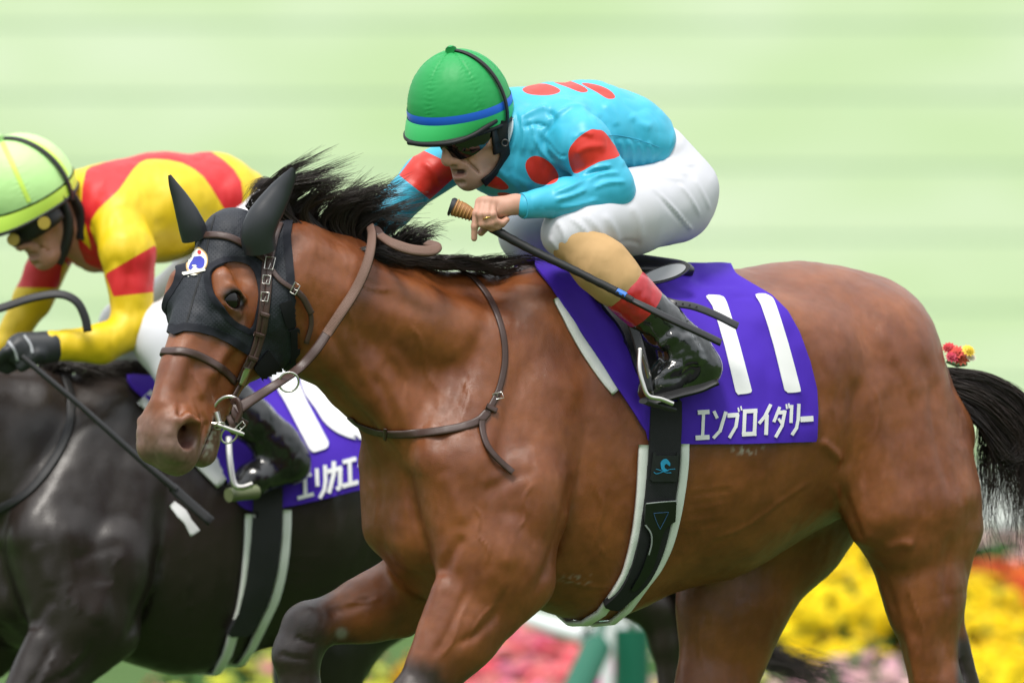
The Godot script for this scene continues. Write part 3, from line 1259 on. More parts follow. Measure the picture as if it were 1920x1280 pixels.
const HOOD := [280, 330, 560, 330, 545, 440, 550, 500, 556, 560, 561, 610, 563, 660, 556, 686, 540, 704, 519, 719, 505, 706, 492, 690, 478, 674, 455, 660, 428, 643, 400, 630, 370, 622, 345, 620, 322, 628, 280, 640]
const EYEHOLE := [393, 522, 397, 506, 414, 495, 438, 490, 462, 495, 475, 508, 481, 526, 484, 552, 481, 583, 473, 615, 458, 611, 438, 599, 418, 575, 400, 550]


func hood(kf: Fld, shell: M) -> void:
	var t := thing("hood", "black mesh racing hood with ear covers on the bay's head", "hood")
	var o := P(HEAD_AT[0], HEAD_AT[1], HEAD_AT[2])
	var hole := curve2(va(EYEHOLE), 3, true)
	var outer := pv(HOOD)
	var a := vals_of(shell, outer, o, HL)
	var m: M = shell.split(a)[0]
	var b := vals_of(m, hole, o, HL)
	m = m.split(b)[1]
	# the sewn edging round the eye and along the lower hem
	var e := PackedFloat32Array()
	for p in m.v:
		var q := proj(fold_over(p, o, HL))
		e.append(minf(poly_sd(hole, q) - 11.0, -poly_sd(outer, q) - 15.0))
	var two := m.split(e)
	var cloth: M = two[1]
	var edge: M = two[0]
	cloth.rim(0.004)
	for i in edge.v.size():
		edge.v[i] += edge.n[i] * 0.0016
	edge.rim(0.006)
	var net := mat(Color(0.016, 0.019, 0.026), 0.6, 0.45)
	dots(net, 96, 26.0, 0.09)
	part("mesh_cloth", cloth, net, t)
	part("edging", edge, bumpy(mat(Color(0.009, 0.010, 0.016), 0.7, 0.4), 0.08, 0.03, Vector3.ONE * 12.0), t)
	# seam down the face, flaps on the cheek
	var hf2 := shell_of(kf, 0.0045, 1.0, 0.0, 1)
	part("seam", strap_on(hf2, va([402, 404, 392, 440, 380, 500, 364, 552, 352, 596, 347, 614]), 0.005, 0.0012, 0.001), mat(Color(0.006, 0.007, 0.009), 0.7), t)
	var dark := bumpy(mat(Color(0.008, 0.008, 0.009), 0.75, 0.35), 0.08, 0.03, Vector3.ONE * 14.0)
	part("cheek_flap", print_on(hf2, pv([476, 692, 504, 656, 530, 694, 528, 700, 500, 722]), 0.006, 0.005, 6.0), dark, t)
	part("cheek_flap", print_on(hf2, pv([541, 622, 562, 614, 562, 664, 541, 690]), 0.006, 0.005, 6.0), dark, t)
	part("cheek_flap", print_on(hf2, pv([524, 570, 548, 562, 556, 612, 538, 618]), 0.004, 0.004, 6.0), dark, t)
	# ear covers
	var leather := bumpy(mat(Color(0.022, 0.024, 0.028), 0.36, 0.5), 0.05, 0.02, Vector3.ONE * 10.0)
	var near_ear := [[487, 470, 0.45, 30, 16], [483, 440, 0.465, 32, 24], [492, 412, 0.468, 31, 26], [509, 384, 0.46, 27, 24], [527, 356, 0.452, 21, 19], [542, 332, 0.45, 13, 13], [550, 315, 0.45, 4, 5]]
	var far_ear := [[366, 446, 0.40, 26, 18], [359, 424, 0.41, 25, 20], [349, 398, 0.412, 21, 19], [337, 371, 0.41, 15, 16], [325, 347, 0.41, 9, 11], [317, 328, 0.41, 3, 4]]
	for ear: Array in [near_ear, far_ear]:
		var pts := []
		var rad := []
		var flat := []
		for q in ear:
			pts.append(P(q[0], q[1], q[2]))
		var side := Vector3(0, 0, 1)
		var cp := curve3(pts, 5)
		for i in cp.size():
			var at := float(i) / 5.0
			var b0 := mini(int(at), ear.size() - 2)
			rad.append(lerpf(ear[b0][3], ear[b0 + 1][3], at - b0) / 800.0)
		part("ear_cover", tube(cp, rad, 20, side, 0.72), leather, t)
	# printed emblem on the forehead
	var white := mat(Color(0.78, 0.76, 0.7), 0.6)
	var gold := mat(Color(0.5, 0.33, 0.13), 0.5)
	var em := part("emblem", print_on(hf2, curve2(va([368, 463, 377, 466, 387, 476, 389, 490, 385, 502, 376, 510, 362, 514, 352, 510, 348, 500, 350, 486, 357, 473]), 3, true), 0.0022, 0.001, 4.0), gold, t)
	part("emblem_ground", print_on(hf2, curve2(va([369, 466, 377, 469, 385, 478, 387, 490, 383, 501, 375, 507, 362, 511, 354, 507, 351, 499, 353, 487, 359, 475]), 3, true), 0.003, 0.0006, 4.0), white, em)
	part("emblem_head", print_on(hf2, pv([352, 505, 355, 494, 360, 487, 364, 478, 367, 482, 372, 479, 378, 481, 383, 486, 383, 493, 380, 501, 371, 504, 367, 499, 362, 499, 357, 506]), 0.0038, 0.0006, 5.0), mat(Color(0.035, 0.045, 0.42), 0.5), em)
	part("emblem_ball", print_on(hf2, curve2(va([373, 468, 377, 472, 373, 477, 369, 472]), 4, true), 0.0038, 0.0006, 4.0), mat(Color(0.6, 0.03, 0.03), 0.5), em)
	part("emblem_banner", print_on(hf2, pv([340, 510, 384, 502, 385, 507, 341, 516]), 0.0042, 0.001, 5.0), white, em)
	part("emblem_banner", print_on(hf2, pv([349, 516, 372, 511, 372, 514, 350, 519]), 0.0042, 0.001, 5.0), white, em)


# small round holes punched through a fabric, as relief
func dots(m: StandardMaterial3D, size: int, scale: float, depth: float) -> void:
	var im := Image.create(size, size, false, Image.FORMAT_L8)
	for y in size:
		for x in size:
			var best := 9.0
			for c: Vector2 in [Vector2(0.25, 0.25), Vector2(0.75, 0.75)]:
				var d := Vector2((x + 0.5) / size, (y + 0.5) / size) - c
				best = minf(best, Vector2(d.x - round(d.x), d.y - round(d.y)).length())
			im.set_pixel(x, y, Color.WHITE * smoothstep(0.1, 0.2, best))
	m.heightmap_enabled = true
	m.heightmap_texture = ImageTexture.create_from_image(im)
	m.heightmap_scale = depth
	m.uv1_triplanar = true
	m.uv1_scale = Vector3.ONE * scale * 4.0


func buckle(c: Vector3, u: Vector3, v: Vector3, w: float, h: float, m: Material, parent: Node3D) -> void:
	var pts := []
	for q: Vector2 in [Vector2(-1, -1), Vector2(-0.9, 1), Vector2(0.9, 1), Vector2(1, -1), Vector2(-1, -1), Vector2(-0.95, 0)]:
		pts.append(c + u * q.x * w * 0.5 + v * q.y * h * 0.5)
	var t := tube(pts, [0.0014], 6)
	t.join(tube([c - u * w * 0.1, c + v * h * 0.52], [0.001], 5))
	part("buckle", t, m, parent)


func free_strap(path: Array, width: Array, th: float, up: Vector3, n := 5) -> M:
	var pts := []
	for q in path:
		pts.append(P(q[0], q[1], q[2]))
	var cp := curve3(pts, n)
	var ups := []
	var wid := []
	for i in cp.size():
		ups.append(up)
		var s := float(i) / (cp.size() - 1) * (width.size() - 1)
		var b := mini(int(s), maxi(width.size() - 2, 0))
		wid.append(lerpf(width[b], width[mini(b + 1, width.size() - 1)], s - b))
	return band(cp, ups, wid, th)


# a strap across the face: from the middle of the face to the near side, and the same on the far side
func face_strap(f: Fld, path: Array, width: float, th: float, off: float, n := 6) -> M:
	var o := P(HEAD_AT[0], HEAD_AT[1], HEAD_AT[2])
	var pts := []
	var ups := []
	for p in curve2(path, n):
		var hit := trace(f, p.x, p.y, off)
		pts.append(hit[0])
		ups.append(hit[1])
	for i in range(1, pts.size(), 1):
		var k := 2 * i - 1
		pts.push_front(pts[k - 1 + 1] - HL * (2.0 * (pts[k] - o).dot(HL)))
		ups.push_front(ups[k] - HL * (2.0 * ups[k].dot(HL)))
	return band(pts, ups, [width], th)


func bridle(kf: Fld, hf: Fld, leather: Material, grip: Material, steel: Material) -> void:
	var t := thing("bridle", "brown leather racing bridle on the hooded bay, reins running back", "bridle")
	var hf2 := shell_of(kf, 0.005, 1.0, 0.0, 1)
	part("browband", face_strap(hf2, va([393, 440, 412, 441, 436, 447, 466, 463, 492, 482, 506, 492]), 0.018, 0.005, 0.003), leather, t)
	part("headpiece", strap_on(hf2, va([524, 418, 516, 440, 509, 470, 503, 498]), 0.018, 0.0035, 0.004), leather, t)
	part("cheekpiece", strap_on(hf2, va([498, 470, 495, 510, 492, 545, 490, 580, 484, 620, 473, 660, 458, 690, 446, 716]), 0.014, 0.003, 0.003), leather, t)
	var cp := part("cheekpiece", strap_on(hf2, va([505, 490, 503, 540, 499, 580, 494, 620, 482, 662, 468, 690, 458, 706, 440, 740, 432, 752]), 0.015, 0.0035, 0.0055), leather, t)
	for q: Array in [[505, 493, 0.022, 0.03], [499, 524, 0.018, 0.02], [496, 556, 0.018, 0.02]]:
		var hit := trace(hf2, q[0], q[1], 0.011)
		var n: Vector3 = hit[1]
		var u := n.cross(Vector3(0.12, 1, 0)).normalized()
		buckle(hit[0], u, n.cross(u), q[2], q[3], steel, cp)
	for q: Array in [[496, 590], [485, 628], [473, 672]]:
		part("keeper", strap_on(hf2, va([q[0] - 9, q[1] - 3, q[0], q[1], q[0] + 9, q[1] + 3]), 0.011, 0.003, 0.009, 3), leather, cp)
	part("noseband", face_strap(kf, va([326, 657, 344, 658, 366, 664, 394, 677, 420, 694, 442, 716]), 0.019, 0.0045, 0.003), leather, t)
	part("noseband_clip", strap_on(hf2, va([464, 690, 457, 708, 452, 722]), 0.021, 0.005, 0.008, 3), steel, t)
	part("throatlatch", strap_on(hf2, va([506, 500, 522, 522, 540, 536, 556, 546, 570, 562, 581, 584, 583, 612, 574, 644]), 0.012, 0.003, 0.005), leather, t)
	var tl := part("throatlatch_end", strap_on(hf2, va([553, 543, 568, 558, 578, 576, 584, 588]), 0.016, 0.004, 0.009, 4), leather, t)
	var hb := trace(hf2, 553, 541, 0.013)
	buckle(hb[0], Vector3(0.45, 0.85, 0.1).normalized(), Vector3(0.8, -0.5, 0.2).normalized(), 0.026, 0.014, steel, tl)
	# bit: D ring, mouth bar, small rings
	var zc: float = trace(kf, 418, 778, 0.012)[0].z + 0.006
	var bit := Node3D.new()
	bit.name = "bit"
	t.add_child(bit)
	var b0 := P(424, 768, zc)
	part("bit_ring", ring(b0, Vector3(1, 0.1, 0.15).normalized(), Vector3(0.1, 1, 0.1).normalized(), 0.031, 0.0042, 0.6, 4.6), steel, bit)
	part("bit_hinge", tube([P(404, 772, zc), P(412, 800, zc)], [0.0085, 0.0075], 10), steel, bit)
	part("bit_bar", tube(curve3([P(388, 792, zc + 0.005), P(410, 797, zc + 0.012), P(435, 806, zc + 0.012), P(457, 814, zc + 0.008)], 4), [0.0042, 0.0046, 0.0048, 0.005, 0.0052, 0.0054, 0.0056, 0.0058, 0.006, 0.0062, 0.0062, 0.0058, 0.004], 8), steel, bit)
	part("bit_ring", ring(P(429, 815, zc), Vector3(1, 0.15, 0).normalized(), Vector3(0.1, 1, 0.2).normalized(), 0.019, 0.0028), steel, bit)
	part("bit_ring", ring(P(411, 798, zc + 0.014), Vector3(1, 0.3, 0).normalized(), Vector3(0, 0.6, 0.8).normalized(), 0.012, 0.002), steel, bit)
	part("chin_strap", free_strap([[428, 778, zc + 0.004], [436, 796, zc + 0.008], [440, 812, zc - 0.01], [430, 800, zc - 0.05]], [0.016], 0.003, Vector3(0.2, 0, 1)), leather, t)
	part("chin_strap", free_strap([[446, 752, zc], [440, 775, zc + 0.01], [452, 790, zc + 0.005], [462, 796, zc - 0.01]], [0.018], 0.003, Vector3(0.2, 0, 1)), leather, t)
	buckle(P(450, 800, zc + 0.012), Vector3(0.7, 0.7, 0), Vector3(0.7, -0.7, 0), 0.026, 0.012, steel, t)
	# reins
	var zn: float = trace(hf, 640, 600, 0.02)[0].z
	var z2: float = trace(hf, 690, 520, 0.02)[0].z
	part("rein_loop", tube(curve3([P(437, 758, zc), P(445, 752, zc + 0.012), P(449, 772, zc + 0.012), P(442, 790, zc + 0.006)], 4), [0.011], 8, Vector3(0, 0, 1), 0.5), leather, t)
	part("rein", free_strap([[442, 768, zc + 0.012], [475, 747, zc + 0.008], [520, 718, zc], [560, 690, zn + 0.03], [592, 655, zn + 0.02], [614, 622, zn + 0.008]], [0.03, 0.024, 0.022, 0.023, 0.024, 0.024], 0.0035, Vector3(-0.15, 0.35, 1)), leather, t)
	part("rein", free_strap([[612, 626, zn + 0.01], [640, 584, zn + 0.004], [665, 545, z2 + 0.012], [684, 505, z2], [694, 470, z2 - 0.02], [697, 440, z2 - 0.06], [694, 424, z2 - 0.1]], [0.025, 0.026, 0.025, 0.023, 0.02], 0.005, Vector3(-0.3, 0.1, 1)), grip, t)
	part("rein", free_strap([[712, 441, z2 - 0.07], [735, 455, z2 - 0.02], [765, 466, z2 - 0.01], [795, 470, z2 - 0.01], [813, 468, z2 - 0.02], [818, 461, z2 - 0.05], [800, 455, z2 - 0.1]], [0.02, 0.026, 0.026, 0.026, 0.022], 0.005, Vector3(0.05, 0.5, 1)), grip, t)
	part("rein", free_strap([[694, 424, z2 - 0.1], [704, 428, z2 - 0.1], [714, 441, z2 - 0.07]], [0.022], 0.004, Vector3(0, 1, 0.3)), leather, t)
	part("martingale_ring", ring(P(541, 716, zc - 0.012), Vector3(1, 0.25, 0).normalized(), Vector3(-0.2, 1, 0.3).normalized(), 0.023, 0.0026), steel, t)


func neck_strap(hf: Fld, leather: Material, steel: Material) -> void:
	var t := thing("neck_strap", "thin brown leather neck strap round the bay's chest and shoulder", "strap")
	part("strap", strap_on(hf, va([868, 508, 890, 522, 915, 553, 934, 592, 945, 634, 947, 676, 940, 716, 930, 744, 912, 776, 900, 790]), 0.0155, 0.0028, 0.003), leather, t)
	part("strap", strap_on(hf, va([915, 772, 898, 788, 866, 799, 830, 806, 790, 811, 750, 815, 715, 813, 688, 806, 668, 796, 655, 784]), 0.0205, 0.0032, 0.003), leather, t)
	part("strap_end", strap_on(hf, va([904, 786, 905, 806, 914, 834, 934, 860, 962, 885]), 0.0155, 0.0028, 0.008), leather, t)
	part("keeper", strap_on(hf, va([912, 760, 922, 765, 932, 770]), 0.014, 0.003, 0.007, 3), leather, t)
	part("keeper", strap_on(hf, va([722, 804, 722, 814, 721, 824]), 0.009, 0.003, 0.006, 3), leather, t)
	var hit := trace(hf, 934, 742, 0.009)
	buckle(hit[0], Vector3(0.95, 0.2, 0.2).normalized(), Vector3(-0.3, 0.95, 0).normalized(), 0.024, 0.014, steel, t)


func girth(hf: Fld, dark: Material) -> void:
	var t := thing("girth", "black elastic girth with white padded edges round the bay's barrel", "girth")
	var web := mat(Color(0.016, 0.0155, 0.018), 0.7, 0.4)
	dots(web, 48, 40.0, 0.04)
	var poly := PackedVector2Array()
	poly.append_array(curve2(va([1222, 745, 1220, 800, 1217, 860, 1211, 930, 1203, 990, 1190, 1050, 1166, 1105, 1128, 1142]), 4))
	poly.append_array(curve2(va([1162, 1146, 1212, 1100, 1240, 1050, 1258, 985, 1268, 920, 1275, 860, 1279, 800, 1279, 745]), 4))
	part("webbing", sheet(hf, poly, 8.0, 0.023, 0.016), web, t)
	var foam := bumpy(mat(Color(0.72, 0.74, 0.70), 0.65, 0.4), 0.05, 0.05, Vector3.ONE * 8.0)
	var ways := [[1208, 834, 1206, 880, 1203, 930, 1198, 980, 1189, 1030, 1175, 1078, 1155, 1112], [1284, 832, 1283, 870, 1277, 920, 1268, 970, 1254, 1022, 1234, 1065, 1208, 1100]]
	for k in 2:
		var pts := []
		var ups := []
		for p in curve2(va(ways[k]), 5):
			var hit := trace(hf, p.x, p.y, 0.010)
			pts.append(hit[0])
			ups.append(hit[1])
		# on under the belly to the far side
		for q: Array in [[1128, 1150, 0.1], [1098, 1162, 0.04], [1072, 1162, -0.02], [1046, 1150, -0.09]]:
			var hit := snap(hf, on_side(q[0] + 46 * k, q[1] - 12 * k, q[2]), 0.010)
			pts.append(hit[0])
			ups.append(hit[1])
		part("pad_edge", band(pts, ups, [[0.027, 0.023][k]], 0.009), foam, t)
	part("badge", print_on(hf, pv([1225, 848, 1273, 848, 1271, 903, 1219, 903]), 0.029, 0.004, 8.0), mat(Color(0.006, 0.007, 0.008), 0.5), t)
	var blue := mat(Color(0.02, 0.34, 0.62), 0.5)
	var b := part("badge_crest", print_on(hf, curve2(va([1239, 868, 1243, 862, 1250, 860, 1257, 868, 1256, 874, 1250, 869, 1246, 873, 1248, 879, 1256, 881, 1248, 884, 1241, 880]), 2, true), 0.0305, 0.001, 4.0), blue, t)
	part("badge_wave", strap_on(hf, va([1226, 885, 1232, 888, 1244, 884, 1256, 880, 1266, 879]), 0.0016, 0.0008, 0.0305, 4), blue, t)
	part("badge_wave", strap_on(hf, va([1230, 879, 1240, 882, 1250, 886, 1259, 886]), 0.0016, 0.0008, 0.0305, 4), blue, t)
	var buck := PackedVector2Array(pv([1211, 943, 1269, 939, 1267, 978]))
	buck.append_array(curve2(va([1262, 981, 1250, 990, 1242, 1006, 1236, 1030, 1226, 1062, 1208, 1092, 1190, 1110]), 4))
	buck.append_array(curve2(va([1184, 1106, 1204, 1070, 1215, 1036, 1221, 1012, 1220, 995, 1209, 983]), 4))
	part("billet_guard", print_on(hf, buck, 0.029, 0.005, 7.0), mat(Color(0.006, 0.0075, 0.007), 0.3, 0.5), t)
	var thread := mat(Color(0.03, 0.09, 0.2), 0.6)
	part("stitching", strap_on(hf, va([1226, 962, 1240, 961, 1254, 960]), 0.0016, 0.0008, 0.0302, 3), thread, t)
	part("stitching", strap_on(hf, va([1254, 960, 1246, 977, 1238, 992]), 0.0016, 0.0008, 0.0302, 3), thread, t)
	part("stitching", strap_on(hf, va([1226, 962, 1231, 977, 1238, 992]), 0.0016, 0.0008, 0.0302, 3), thread, t)
	part("piping", strap_on(hf, va([1212, 944, 1240, 941, 1269, 939]), 0.0022, 0.001, 0.0302, 4), mat(Color(0.5, 0.52, 0.52), 0.5), t)
	part("piping", strap_on(hf, va([1210, 984, 1221, 1000, 1222, 1020, 1217, 1040]), 0.004, 0.001, 0.0302, 4), mat(Color(0.3, 0.31, 0.31), 0.4), t)


# katakana as strokes in a unit box: x right, y down; each stroke a bar from a to b with its two widths
const KANA := {
	"e": [[0.08, 0.09, 0.92, 0.09, 0.17], [0.5, 0.1, 0.5, 0.9, 0.22], [0.0, 0.91, 1.0, 0.91, 0.18]],
	"n": [[0.08, 0.06, 0.34, 0.3, 0.2], [0.12, 0.94, 0.55, 0.72, 0.17], [0.55, 0.74, 0.92, 0.1, 0.22]],
	"bu": [[0.0, 0.22, 0.8, 0.22, 0.17], [0.72, 0.2, 0.62, 0.62, 0.22], [0.62, 0.6, 0.2, 0.95, 0.18], [0.72, -0.02, 0.8, 0.12, 0.1], [0.9, -0.06, 0.98, 0.08, 0.1]],
	"ro": [[0.0, 0.14, 1.0, 0.14, 0.16], [0.13, 0.1, 0.13, 0.95, 0.24], [0.87, 0.1, 0.87, 0.95, 0.24], [0.0, 0.88, 1.0, 0.88, 0.16]],
	"i": [[0.85, 0.02, 0.45, 0.42, 0.2], [0.5, 0.38, 0.05, 0.62, 0.17], [0.6, 0.34, 0.6, 1.0, 0.25]],
	"da": [[0.36, 0.02, 0.0, 0.5, 0.17], [0.26, 0.2, 0.74, 0.2, 0.15], [0.72, 0.14, 0.55, 0.66, 0.2], [0.58, 0.62, 0.16, 1.0, 0.17], [0.3, 0.4, 0.62, 0.62, 0.15], [0.78, -0.06, 0.84, 0.1, 0.1], [0.94, -0.08, 1.0, 0.08, 0.1]],
	"ri": [[0.16, 0.02, 0.16, 0.6, 0.27], [0.8, 0.0, 0.8, 0.55, 0.27], [0.8, 0.5, 0.66, 0.82, 0.24], [0.68, 0.78, 0.3, 1.0, 0.2]],
	"bar": [[0.0, 0.5, 1.0, 0.5, 0.5]],
	"ka": [[0.04, 0.28, 0.96, 0.28, 0.17], [0.84, 0.26, 0.8, 0.86, 0.24], [0.82, 0.88, 0.56, 0.92, 0.17], [0.46, 0.0, 0.42, 0.45, 0.24], [0.43, 0.4, 0.08, 0.98, 0.22]],
	"ku": [[0.42, 0.0, 0.04, 0.46, 0.2], [0.34, 0.2, 0.9, 0.2, 0.17], [0.84, 0.18, 0.62, 0.66, 0.22], [0.64, 0.62, 0.2, 1.0, 0.18]],
}


# one letter: its box is given by the corners top left, top right, bottom left in the picture plane
func kana(f: Fld, name_: String, o: Vector2, ux: Vector2, uy: Vector2, off: float, z0 := 0.9) -> M:
	var m := M.new()
	for k: Array in KANA[name_]:
		var a: Vector2 = o + ux * k[0] + uy * k[1]
		var b: Vector2 = o + ux * k[2] + uy * k[3]
		var d := (b - a).normalized()
		var s := Vector2(-d.y, d.x)
		# thick across x, thinner across y, as brushed signs are
		var w: float = k[4] * 0.5 * lerpf(uy.length() * 0.85, ux.length(), absf(s.dot(ux.normalized())))
		off += 0.00015
		m.join(stroke_on(f, PackedVector2Array([a - s * w, b - s * w, b + s * w, a + s * w]), off, 0.002, 12.0, z0))
	return m


const CLOTH := [1003, 470, 1003, 496, 1035, 536, 1072, 592, 1112, 652, 1152, 716, 1190, 774, 1212, 808, 1216, 826, 1226, 833, 1400, 832, 1533, 828, 1535, 770, 1533, 730, 1520, 676, 1500, 622, 1478, 582, 1448, 552, 1410, 530, 1380, 512, 1360, 470]


func saddle_cloth(hf: Fld, shell: M, cf: Fld) -> void:
	var t := thing("saddle_cloth", "purple saddle cloth with white number 11 on the bay", "saddle cloth")
	var n := side_dir()
	var m: M = shell.split(vals_of(shell, curve2(va(CLOTH), 1, true), Vector3.ZERO, n))[0]
	relief(m, CLOTH_FOLDS, false, 0.0012)
	m.rim(0.006)
	var cl := bumpy(mat(Color(0.06, 0.018, 0.40), 0.72, 0.35), 0.12, 0.03, Vector3.ONE * 10.0)
	part("cloth", m, cl, t)
	var white := mat(Color(0.72, 0.72, 0.72), 0.6)
	part("digit", print_on(cf, curve2(va([1322, 556, 1326, 552, 1350, 553, 1357, 556, 1364, 568, 1386, 640, 1409, 727, 1410, 733, 1405, 737, 1385, 739, 1380, 735, 1360, 650, 1336, 572]), 2, true), 0.0025, 0.002, 10.0), white, t)
	part("digit", print_on(cf, curve2(va([1415, 553, 1419, 550, 1437, 550, 1446, 556, 1454, 566, 1478, 640, 1501, 726, 1502, 732, 1497, 735, 1477, 736, 1472, 732, 1452, 650, 1427, 570]), 2, true), 0.0025, 0.002, 10.0), white, t)
	var rows := [["e", 1307, 768, 26], ["n", 1337, 767, 27], ["bu", 1365, 766, 27], ["ro", 1394, 763, 27], ["i", 1424, 758, 26], ["da", 1453, 762, 28], ["ri", 1482, 758, 21], ["bar", 1503, 774, 24]]
	for r in rows:
		var hgt := 24.0 if r[0] == "bar" else 58.0
		part("letter", kana(cf, r[0], Vector2(r[1], r[2]), Vector2(r[3], -1.5), Vector2(-2.5, hgt), 0.0025), white, t)
	# folds in the cloth run along the back
	var pad := thing("saddle_pad", "white pad showing along the front edge of the purple number 11 cloth", "saddle pad")
	part("pad", strap_on(hf, va([1048, 558, 1066, 592, 1088, 634, 1112, 672, 1138, 708, 1158, 732]), 0.034, 0.007, 0.004), bumpy(mat(Color(0.75, 0.75, 0.74), 0.8), 0.06, 0.05), pad)


func saddle(hf: Fld, leather: Material, steel: Material) -> void:
	var t := thing("saddle", "small black racing saddle with grey lined cantle under the jockey in blue", "saddle")
	var black := bumpy(mat(Color(0.012, 0.012, 0.013), 0.35, 0.5), 0.05, 0.03, Vector3.ONE * 8.0)
	var f := Fld.new()
	f.add(on_side(1120, 505, 0), on_side(1250, 508, 0), 0.05, 0.03, 0.13, 0.14, side_dir(), 0.03)
	part("seat", surf(f, 0.01, AABB(Vector3(-0.2, 1.3, -0.6), Vector3(1.0, 0.5, 1.0))), black, t)
	var m := M.new()
	var m2 := M.new()
	# the cantle: a leaf with a black rim, tilted up at the back
	var ex := Vector3(0.054, 0.0165, -0.012)
	var ey := Vector3(-0.006, 0.0175, -0.006)
	var up := ex.cross(ey).normalized()
	if up.z < 0.0:
		up = -up
	for k in 2:
		var mm: M = [m, m2][k]
		var s: float = [1.0, 0.8][k]
		var ctr := P(1251, 511, on_side(1251, 511, 0.2).z) + up * (0.004 * k)
		for i in 28:
			var an := TAU * i / 28.0
			mm.v.append(ctr + (ex * cos(an) * (1.0 if cos(an) > 0.0 else 1.4) + ey * sin(an)) * s)
			mm.n.append(up)
		mm.v.append(ctr)
		mm.n.append(up)
		for i in 28:
			mm.tri(28, i, (i + 1) % 28)
		mm.rim(0.008)
	var cn := part("cantle", m, black, t)
	part("lining", m2, mat(Color(0.33, 0.34, 0.36), 0.4, 0.5), cn)
	# flap under the leg, stirrup leather and its loose end, iron
	part("flap", sheet(hf, curve2(va([1105, 520, 1200, 505, 1235, 560, 1240, 640, 1225, 720, 1196, 700, 1168, 620, 1130, 570]), 3, true), 10.0, 0.026, 0.012), black, t)
	part("leather_end", free_strap([[1240, 560, 0.17], [1265, 568, 0.185], [1300, 574, 0.175], [1340, 589, 0.16], [1384, 611, 0.145]], [0.019], 0.0035, Vector3(0.1, 0.45, 1)), mat(Color(0.03, 0.03, 0.034), 0.4), t)
	for i in 4:
		var q: Array = [[1268, 567.5, 0.186], [1281, 569, 0.183], [1294, 571.5, 0.18], [1307, 575, 0.176]][i]
		part("hole", tube([P(q[0], q[1], q[2] + 0.001), P(q[0], q[1], q[2] + 0.0052)], [0.0018], 6), mat(Color(0.002, 0.002, 0.002), 0.8), t)
	part("stirrup_leather", free_strap([[1150, 540, 0.19], [1175, 585, 0.21], [1195, 635, 0.23], [1208, 690, 0.25], [1216, 735, 0.26]], [0.026], 0.004, Vector3(-0.4, 0.0, 1)), black, t)
	var iron := Node3D.new()
	iron.name = "stirrup_iron"
	t.add_child(iron)
	part("bow", tube(curve3([P(1200, 655, 0.33), P(1199, 690, 0.345), P(1206, 720, 0.35), P(1216, 742, 0.35), P(1240, 748, 0.34), P(1262, 757, 0.33)], 5), [0.0055], 8), steel, iron)
	part("bow", tube(curve3([P(1200, 655, 0.33), P(1212, 690, 0.27), P(1222, 730, 0.245), P(1230, 752, 0.24)], 5), [0.005], 8), steel, iron)
	part("tread", tube([P(1206, 752, 0.345), P(1262, 768, 0.24)], [0.012], 10, Vector3(0, 1, 0), 0.5), mat(Color(0.02, 0.02, 0.02), 0.6), iron)


# ---------------------------------------------------------------- riders
class Frame:
	var c: Vector3
	var f: Vector3
	var u: Vector3
	var s: Vector3

	func _init(c_: Vector3, f_: Vector3, u_: Vector3) -> void:
		c = c_
		f = f_.normalized()
		u = (u_ - f * u_.dot(f)).normalized()
		s = u.cross(f).normalized()

	func at(x: float, y: float, z := 0.0) -> Vector3:
		return c + f * x + u * y + s * z


